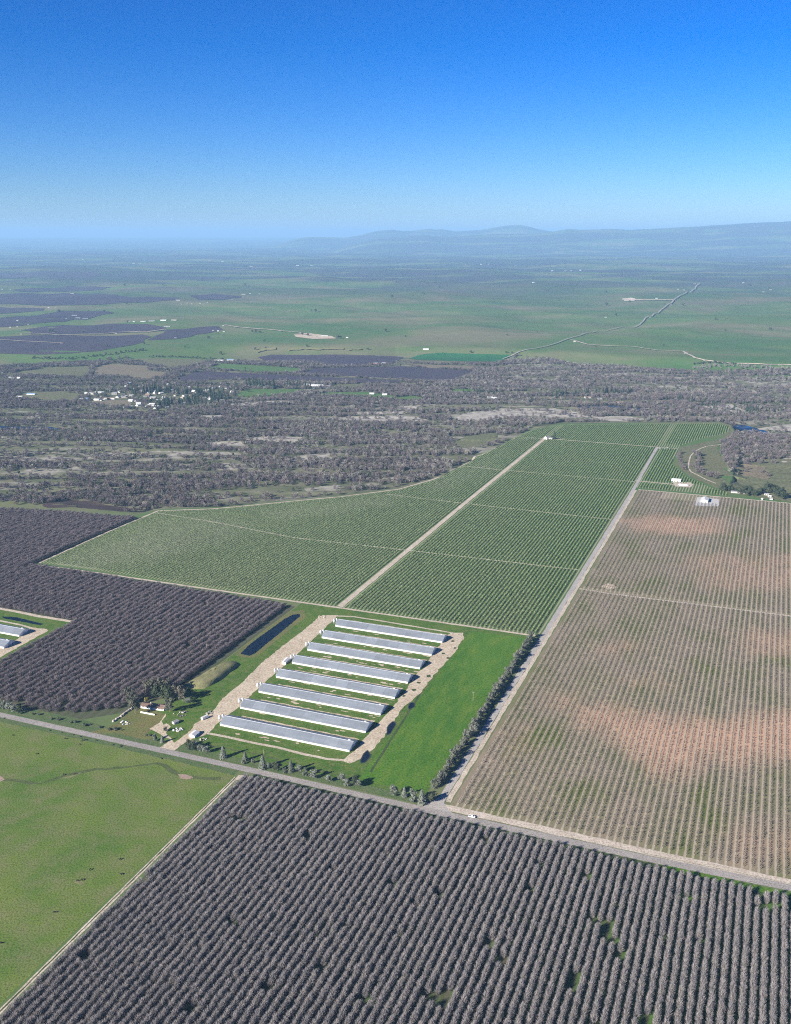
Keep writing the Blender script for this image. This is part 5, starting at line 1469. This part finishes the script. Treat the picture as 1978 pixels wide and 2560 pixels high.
belt([(590, 903), (660, 910), (740, 916), (830, 916), (900, 918), (980, 914)], 70, 16, K_RB, 'belt_tree', 'bare tree in the belt between two dark orchards', 'belt between dark orchards', .8, 1.4, 6)
belt([(1005, 905), (1080, 912), (1180, 912), (1240, 915)], 46, 12, K_RB, 'belt_tree', 'bare tree in the belt below the emerald field', 'belt below the emerald field', .8, 1.4, 7)
belt([(1730, 922), (1830, 915), (1900, 920), (2000, 925)], 60, 16, K_RP, 'belt_tree', 'pale tree in the belt at the foot of the right grassland', 'belt at the right grassland', .8, 1.3, 8)
belt([(1735, 912), (1790, 908), (1840, 912)], 22, 8, K_RO, 'belt_tree', 'dark tree in the gully below the pale track', 'gully trees below the pale track', .8, 1.3, 9)
belt([(618, 965), (640, 968), (670, 970), (690, 972)], 22, 8, K_FIR, 'fir', 'dark fir in the tall row beside the bright green field', 'row of dark firs by the bright field', .9, 1.5, 10)
belt([(722, 966), (755, 970), (770, 972)], 9, 6, K_FIR, 'fir', 'dark fir left of the white buildings', 'firs by the white buildings', .8, 1.3, 11)
belt([(330, 985), (400, 978), (470, 985), (540, 990), (560, 1000), (460, 1010), (380, 1020)], 110, 38, K_FIR, 'fir', 'dark fir standing among the town houses', 'firs in the town', .7, 1.3, 12)
belt([(240, 990), (330, 970), (420, 965), (540, 960), (600, 975), (480, 1000), (350, 1005)], 180, 45, K_RO, 'town_tree', 'dark round tree among the town houses', 'round trees in the town', .8, 1.4, 13)
belt([(1160, 986), (1200, 986), (1260, 990)], 16, 10, K_FIR, 'fir', 'dark fir beside the two white cottages', 'firs by the white cottages', .6, 1.0, 14)
belt([(1390, 995), (1400, 990), (1530, 985), (1560, 990), (1580, 985)], 30, 16, K_FIR, 'fir', 'dark fir in the grove near the river houses', 'firs near the river houses', .7, 1.2, 15)
belt([(1680, 1000), (1760, 1010), (1880, 1045), (1900, 1030), (1850, 1010)], 34, 40, K_FIR, 'fir', 'dark conifer in the park-like grove across the river', 'conifers across the river', .6, 1.1, 16)
belt([(1750, 1000), (1860, 1000), (1978, 1010), (1940, 1030), (1870, 1020)], 60, 40, K_RO, 'grove_tree', 'dark round tree in the grove across the river', 'round trees across the river', .9, 1.5, 17)
belt([(1735, 1130), (1745, 1138), (1750, 1160), (1735, 1168), (1755, 1188), (1790, 1198), (1770, 1185)], 26, 8, K_RB, 'meadow_tree', 'bare spreading tree in the meadow beside the pale path', 'bare meadow trees', .8, 1.4, 18)
belt([(1700, 1130), (1695, 1150), (1705, 1165), (1715, 1180)], 10, 3, K_RB, 'meadow_tree', 'bare tree along the orchard edge of the meadow', 'bare trees at the orchard edge', .7, 1.2, 19)
belt([(1800, 1225), (1830, 1228), (1880, 1240), (1905, 1232), (1935, 1228), (1950, 1238), (1960, 1248)], 40, 9, K_DARK, 'garden_tree', 'dark tree among the houses above the young orchard', 'garden trees above the young orchard', .6, 1.1, 20)
for i, (x, y, s, lb) in enumerate(((125, 830, 2.2, 'left dark tree of the grove in the far orchard'), (132, 829, 1.8, 'right dark tree of the grove in the far orchard'), (360, 862, 1.8, 'dark tree at the head of the far creek'), (630, 831, 2.0, 'left tree of the dark grove on the hillside'), (640, 831, 2.2, 'middle tree of the dark grove on the hillside'), (650, 832, 1.6, 'right tree of the dark grove on the hillside'), (463, 870, 1.3, 'lone dark tree on the bluff'), (1178, 882, 1.7, 'lone round tree above the emerald field'), (1266, 883, 1.4, 'left round tree at the bend of the distant road'), (1280, 884, 1.4, 'right round tree at the bend of the distant road'), (757, 838, 2.0, 'tree at the left end of the ranch yard'), (770, 840, 2.0, 'tree in the middle of the ranch yard'), (845, 846, 2.2, 'tree at the right end of the ranch yard'), (852, 846, 1.8, 'tree beside the blue tank of the ranch'), (613, 923, 1.1, 'lone round tree in the green field'), (370, 923, 1.2, 'lone tree at the edge of the brown field'), (1115, 1003, .9, 'lone tree in the small clearing'), (920, 875, 1.4, 'bush at the foot of the bluff'), (638, 875, 1.6, 'dark bushes under the bluff'), (665, 872, 1.5, 'dark bush in the bluff gully'), (552, 886, 1.9, 'grey trees at the winding creek'))):
    X, Y = ray_hit(x, y)
    place_tree(K_RO[i % 4], 'lone_tree', X, Y, s, i, lb, 'tree', None, False)
r = random.Random(77)
for i in range(45):                                                 # dots of brush over the grassland
    x, y = r.uniform(40, 1960), r.uniform(700, 870)
    X, Y = ray_hit(x, y)
    place_tree(K_RO[i % 4], 'brush', X, Y, r.uniform(.7, 1.8) * (1 + (870 - y) / 120), r.uniform(0, 6), 'small dark dot of brush on the distant grassland', 'brush', 'brush on the distant grassland', False)
for i, (x, y, s) in enumerate(((1320, 1098, .85), (1384, 1099, .8), (1378, 1095, .6))):
    X, Y = ray_hit(x, y)
# ------------------------------------------------------------------ buildings beyond the orchards
gable_house('barn', 18, 10, 4, 5.6, 'white_paint', 'pale_roof', at(1691, 1203), RZ, 'white barn at the right end of the green orchard', 'barn', windows=0, open_end=True)
patch('yard', W([(355, 740), (470, 740), (560, 740), (600, 770), (560, 800), (400, 790)], 1600, 1040, 4.463), 4, 'gravel_shoulder', jag=1.0, label='pale yard of the white barn')
cv = MB()
for i in range(9): cv.tube([(0, 0, 0)], [0], 3, False) if False else None
for i in range(3):
    t_ = empty('hoop_shelter', at(1702 + i * 7, 1213 + i * .6), RZ + .3)
    m = MB(); L, Rr = 7, 3.0; n = 9
    V = [(x, Rr * math.cos(math.pi * j / (n - 1)), 2.8 * math.sin(math.pi * j / (n - 1))) for x in (-L / 2, L / 2) for j in range(n)]
    m.add(V, [(j, j + 1, j + 1 + n, j + n) for j in range(n - 1)] + [tuple(range(n - 1, -1, -1)), tuple(range(n, 2 * n))])
    m.build('cover', 'white_paint', t_, True)
    for x in (-L / 2, L / 2):
        h = MB(); h.tube([(x, Rr * 1.02 * math.cos(math.pi * j / 12), 2.86 * math.sin(math.pi * j / 12)) for j in range(13)], [.12] * 13, 5); h.build('hoop', 'galvanised', t_)
    tag(t_, '%s white rounded shelter in the yard of the white barn' % ('left', 'middle', 'right')[i], 'shelter', 'white shelters')
patch('yard', W([(610, 1000), (640, 905), (880, 930), (880, 1010), (700, 1005)], 1600, 1040, 4.463), 3, 'concrete', jag=0.8, label='grey pad of the metal barn')
gable_house('barn', 22, 13, 4.5, 6.5, 'grey_metal', 'pale_roof', at(1762, 1253), RZ + math.pi / 2, 'grey metal barn on a pad at the top of the young orchard', 'barn', open_end=True)
hl = gable_house('house', 14, 9, 4, 7, 'white_paint', 'grey_roof', at(1368, 1097), RZ + 1.2, 'white house at the end of the wide dirt track', 'house', windows=3)
gable_house('storage_shed', 9, 6, 3, 4.2, 'off_white', 'grey_roof', at(1377, 1098), RZ, 'grey shed beside the white house in the green orchard', 'shed')
X, Y = ray_hit(1386, 1098); place_tree(K_FIR[0], 'fir', X, Y, 1.0, 0, 'slim dark fir beside the white house in the green orchard')
X, Y = ray_hit(1381, 1097); place_tree(K_DARK[0], 'dark_tree', X, Y, .6, 0, 'round dark tree behind the white house in the green orchard')
for i, (x, y, L, w, wl2, rf2, a, lb) in enumerate(((1836, 1232, 20, 8, 'white_paint', 'pale_roof', 0.1, 'leftmost long white building above the young orchard'), (1848, 1233, 14, 8, 'white_paint', 'grey_roof', .1, 'white building second from the left above the young orchard'), (1862, 1234, 12, 7, 'white_paint', 'pale_roof', .2, 'small white building third from the left above the young orchard'),
                                                   (1888, 1235, 18, 12, 'off_white', 'grey_roof', .1, 'wide grey-roofed house above the young orchard'), (1917, 1238, 14, 8, 'white_paint', 'pale_roof', -.1, 'white house right of the grey-roofed one'), (1924, 1243, 9, 7, 'white_paint', 'pale_roof', .3, 'small white shed in front of the right white house'), (1928, 1249, 8, 6, 'white_paint', 'pale_roof', 0, 'white van-like shed beside the young orchard edge'), (1905, 1250, 5, 3, 'white_paint', 'pale_roof', 0, 'tiny white shed at the young orchard edge'))):
    gable_house('house', L * .6, w * .65, 2.6, 4.0, wl2 if i % 3 == 0 else 'off_white', rf2 if i % 2 else 'grey_roof', at(x, y), RZ + a, lb, 'house', 'buildings above the young orchard', windows=2)

# town
def small_house_set():
    out = []
    for wl2, rf2, wd in (('white_paint', 'pale_roof', 'white-roofed'), ('off_white', 'grey_roof', 'grey-roofed'), ('off_white', 'brown_roof', 'brown-roofed'), ('off_white', 'grey_roof', 'plain')):
        h = gable_house('house', 14, 9, 2.9, 5.2, wl2, rf2, (0, 0, -50), 0, wd, 'house', windows=2)
        out.append((h, wd))
    return out
HS = small_house_set(); used = set(); rh = random.Random(9)
def put_house(px, py, s, rz, label, group):
    k = rh.randrange(4); h, wd = HS[k]
    x, y = ray_hit(px, py); loc = (x, y, hz(x, y) + .3)
    if k not in used: o = h; used.add(k); o.location = loc; o.rotation_euler = (0, 0, rz); o.scale = (s, s, s)
    else: o = copy_tree(h, loc, rz, s)
    tag(o, label.replace('*', wd), 'house', group)
tp = W([(240, 985), (330, 962), (560, 955), (620, 972), (575, 1000), (470, 1012), (400, 1024), (330, 1020), (240, 1004)])
xs = [p[0] for p in tp]; ys = [p[1] for p in tp]
k = 0
for (x, y) in ((318, 962), (323, 960), (383, 981), (388, 984), (365, 992), (372, 990), (345, 1010), (372, 1015), (382, 1013), (398, 1003), (420, 1003), (482, 963), (475, 972), (500, 965), (548, 967), (520, 965), (440, 985), (430, 976), (455, 995), (405, 985), (350, 980), (335, 975), (360, 966), (410, 970), (460, 975), (520, 978), (505, 985), (480, 990), (545, 985), (540, 990), (520, 995), (325, 1018), (315, 1020), (340, 1005), (328, 1003), (310, 993), (295, 995), (285, 985), (300, 982), (275, 979), (470, 1003), (445, 1008), (412, 995), (395, 975), (375, 972), (590, 968), (600, 969), (620, 968), (565, 972), (655, 969), (660, 969), (740, 960), (495, 975), (535, 972), (425, 963), (445, 965), (355, 1000), (382, 998), (330, 990), (485, 978)):
    put_house(x + rh.uniform(-2, 2), y + rh.uniform(-1.5, 1.5), rh.uniform(.8, 1.3), rh.uniform(0, 3), 'small * house among the trees of the town', 'houses of the town')
for q in range(35):
    while True:
        x, y = rh.uniform(250, 620), rh.uniform(958, 1022)
        X, Y = ray_hit(x, y)
        if inside(np.array([X]), np.array([Y]), tp)[0]: break
    put_house(x, y, rh.uniform(.7, 1.1), rh.uniform(0, 3), 'small * house among the trees of the town', 'houses of the town')
for i, (x, y, L, w, wl2, rf2, lb) in enumerate(((225, 985, 45, 16, 'white_paint', 'pale_roof', 'long white building at the left of the town'), (250, 983, 40, 22, 'white_paint', 'pale_roof', 'broad white building of the town, right of the long one'), (203, 1001, 22, 12, 'white_paint', 'pale_roof', 'white shed at the paddock corner of the town'), (218, 999, 26, 14, 'off_white', 'blue_roof', 'blue-roofed shed beside the paddock'), (243, 1001, 24, 16, 'white_paint', 'pale_roof', 'white shed right of the blue-roofed one'), (272, 998, 50, 10, 'white_paint', 'brown_roof', 'low white row building in the town'),
                                                ((50), 994, 26, 12, 'white_paint', 'pale_roof', 'leftmost white building at the paddock'), (78, 987, 34, 14, 'white_paint', 'blue_roof', 'white building with a bluish roof at the paddock'), (30, 946, 30, 14, 'white_paint', 'pale_roof', 'white building below the olive field'), (45, 946, 26, 10, 'white_paint', 'pale_roof', 'second white building below the olive field'),
                                                (768, 963, 24, 20, 'white_paint', 'pale_roof', 'white tower-like building right of the firs'), (795, 965, 60, 22, 'white_paint', 'pale_roof', 'big white hall beside the green field'), (815, 967, 40, 14, 'off_white', 'grey_roof', 'low grey hall right of the big white hall'), (548, 902, 50, 14, 'white_paint', 'grey_roof', 'long house below the creek bend'), (576, 901, 36, 14, 'off_white', 'blue_roof', 'blue-roofed building below the creek bend'), (940, 910, 22, 14, 'red_barn', 'grey_roof', 'left red barn beside the dark orchard'), (960, 910, 22, 14, 'red_barn', 'pale_roof', 'right red barn beside the dark orchard'),
                                                (1096, 973, 26, 18, 'white_paint', 'pale_roof', 'white-roofed house in the woods left of the small field'), (1225, 996, 24, 12, 'white_paint', 'pale_roof', 'left white cottage in the woods above the tan bank'), (1236, 997, 24, 12, 'white_paint', 'pale_roof', 'right white cottage in the woods above the tan bank'), (1470, 995, 26, 18, 'white_paint', 'brown_roof', 'gabled white house near the river'), (1500, 999, 16, 10, 'white_paint', 'grey_roof', 'small white house right of the gabled one'), (1545, 1008, 40, 14, 'off_white', 'brown_roof', 'long low house on the river bank'), (1065, 874, 30, 16, 'white_paint', 'pale_roof', 'white ranch house above the emerald field'),
                                                (930, 986, 20, 8, 'white_paint', 'pale_roof', 'left white box building on the green field edge'), (962, 988, 20, 8, 'white_paint', 'pale_roof', 'right white box building on the green field edge'), (1187, 926, 16, 10, 'white_paint', 'pale_roof', 'small white shed at the dark orchard corner'))):
    gable_house('building', L * .72, w * .72, 3.6, 5.6, wl2 if i % 2 else 'off_white', rf2, at(x, y), rh.uniform(-.3, .3), lb, 'building', windows=2)
# far farm clusters: (window 0,540 x1.687)
far = [(605, 446, 1), (640, 444, 1), (690, 441, 1), (735, 440, 1), (330, 432, 1), (360, 435, 1), (315, 421, 1), (545, 447, 0), (565, 447, 0), (705, 468, 1), (205, 387, 0), (235, 385, 0), (752, 356, 1), (765, 372, 0), (790, 368, 0), (810, 371, 0), (845, 369, 0), (875, 365, 0), (1028, 331, 1), (1055, 328, 0), (1095, 329, 0), (978, 352, 0), (900, 484, 0), (920, 486, 0), (945, 489, 0), (943, 464, 0), (1255, 502, 1), (1290, 505, 0), (1330, 510, 0), (1370, 508, 1), (1465, 514, 0), (305, 328, 1), (90, 499, 0), (225, 492, 0), (490, 497, 0), (260, 538, 0), (75, 442, 0), (45, 470, 0), (75, 468, 0), (120, 459, 0), (280, 434, 0), (10, 310, 0), (45, 312, 0), (740, 516, 0),
       (565, 200, 1), (590, 200, 1), (885, 190, 1), (940, 192, 1), (1060, 213, 1), (1255, 210, 1), (1315, 210, 1), (350, 185, 1), (280, 150, 1)]
fgrp = 'far farm buildings'
for i, (x, y, big) in enumerate(far):
    px_, py_ = x / 1.687, 540 + y / 1.687
    X, Y = ray_hit(px_, py_); s = (1.25 if big else .9) * min(1.6, max(1.0, Y / 7000))
    k = rh.randrange(4); h, wd = HS[k]
    o = copy_tree(h, (X, Y, hz(X, Y) + .5), rh.uniform(-.3, .3), (s * (1.7 if big else .8), s * .8, s * .7))
    tag(o, 'tiny %s farm building in the distance left of the far road' % wd, 'building', fgrp)
far2 = [(315, 207), (380, 204), (410, 204), (525, 211), (685, 213), (680, 232), (735, 230), (760, 231), (798, 229), (985, 352), (1000, 350), (1015, 356), (1035, 354), (1120, 348), (1210, 311), (1235, 313), (1280, 287), (1295, 288), (905, 428), (1570, 321), (1600, 312), (1485, 283), (1405, 106), (1440, 110), (1465, 110), (1040, 108), (1190, 107), (145, 563), (1090, 428), (1180, 376), (775, 530), (1245, 580), (1325, 610), (600, 281), (1600, 628), (1640, 629)]
for i, (x, y) in enumerate(far2):
    X, Y = ray_hit(978 + x / 1.687, 540 + y / 1.687); s = min(1.7, max(.9, Y / 7000))
    k = rh.randrange(4); h, wd = HS[k]
    o = copy_tree(h, (X, Y, hz(X, Y) + .5), rh.uniform(-.4, .4), (s, s * .8, s * .7))
    tag(o, 'tiny %s ranch building on the right-hand far grassland' % wd, 'building', 'far ranch buildings')
for h, wd in HS:
    if h.location.z < -40:
        for ch in list(h.children): bpy.data.objects.remove(ch)
        bpy.data.objects.remove(h)

# ------------------------------------------------------------------ mountains and haze
def range_of_hills(name, px_profile, dist, depth, label):
    """a far range standing at its real distance, with a rounded cross-section and gullied slopes"""
    xs = np.array([p[0] for p in px_profile], float); ys = np.array([p[1] for p in px_profile], float)
    n, m = 260, 44
    ax = np.linspace(xs[0], xs[-1], n)
    top = np.interp(ax, xs, ys)
    endf = sstep(0, .12, (ax - ax[0]) / (ax[-1] - ax[0]))
    cosx = math.cos(PITCH)
    vs_ = []
    for j in range(m):
        t = j / (m - 1)
        NN = fbm((ax - CX) / FOC * dist * .9616 / 1500, np.full(n, (dist + depth * (t - .5) * 2) / 900), 151, 4) - .5
        yy = dist + depth * (t - .5) * 2
        for i in range(n):
            b = dist * cosx + CAM_H * math.sin(PITCH)
            X = (ax[i] - CX) / FOC * dist * .9616
            el = math.atan((CY - top[i]) / FOC) - PITCH
            z = CAM_H + math.tan(el) * math.hypot(dist, 0)
            base = -60
            prof = math.sin(math.pi * t) ** 3.0
            nn = NN[i]
            vs_.append((X + (yy - dist) * (ax[i] - CX) / FOC, yy, base + (z - base) * prof * endf[i] * (1 + .35 * nn * (1 - prof * .75)) ))
    fs = [(j * n + i, j * n + i + 1, (j + 1) * n + i + 1, (j + 1) * n + i) for j in range(m - 1) for i in range(n - 1)]
    o = MB().add(vs_, fs).build(name, 'ground', None, True)
    tag(o, label, None, None, 'structure')
range_of_hills('mountains', [(600, 606), (680, 594), (760, 592), (860, 594), (900, 588), (940, 577), (985, 573), (1005, 576), (1035, 576), (1072, 572), (1090, 575), (1102, 573), (1140, 579), (1200, 576), (1240, 569), (1270, 565), (1300, 564), (1320, 567), (1350, 574), (1420, 584), (1500, 590), (1700, 596), (2100, 600)], 36000, 7000, 'blue mountain range on the horizon')
range_of_hills('hills', [(760, 606), (900, 598), (1020, 592), (1060, 588), (1120, 592), (1240, 586), (1330, 586), (1370, 582), (1420, 573), (1450, 575), (1530, 573), (1570, 574), (1660, 570), (1760, 566), (1850, 560), (1900, 556), (1978, 555), (2150, 552), (2400, 556)], 30000, 9000, 'long blue hills rising to the right on the horizon')

hzb = MB(); Rz = 99000.0
hzb.add([(-Rz, -Rz, -61.5), (Rz, -Rz, -61.5), (Rz, Rz, -61.5), (-Rz, Rz, -61.5), (-Rz, -Rz, HAZE_TOP), (Rz, -Rz, HAZE_TOP), (Rz, Rz, HAZE_TOP), (-Rz, Rz, HAZE_TOP)],
        [(3, 2, 1, 0), (4, 5, 6, 7), (0, 1, 5, 4), (1, 2, 6, 5), (2, 3, 7, 6), (3, 0, 4, 7)])
hm = bpy.data.materials.new('haze'); hm.use_nodes = True
hn = hm.node_tree.nodes; hn.remove(hn['Principled BSDF'])
pv = hn.new('ShaderNodeVolumePrincipled')
pv.inputs['Color'].default_value = (*HAZE_COLOR, 1)
pv.inputs['Density'].default_value = HAZE_DENSITY
pv.inputs['Anisotropy'].default_value = 0.0
hm.node_tree.links.new(pv.outputs[0], hn['Material Output'].inputs['Volume'])
MATS['haze'] = hm
ho = hzb.build('haze', 'haze')
tag(ho, 'bluish haze over the distant country', None, None, 'stuff')
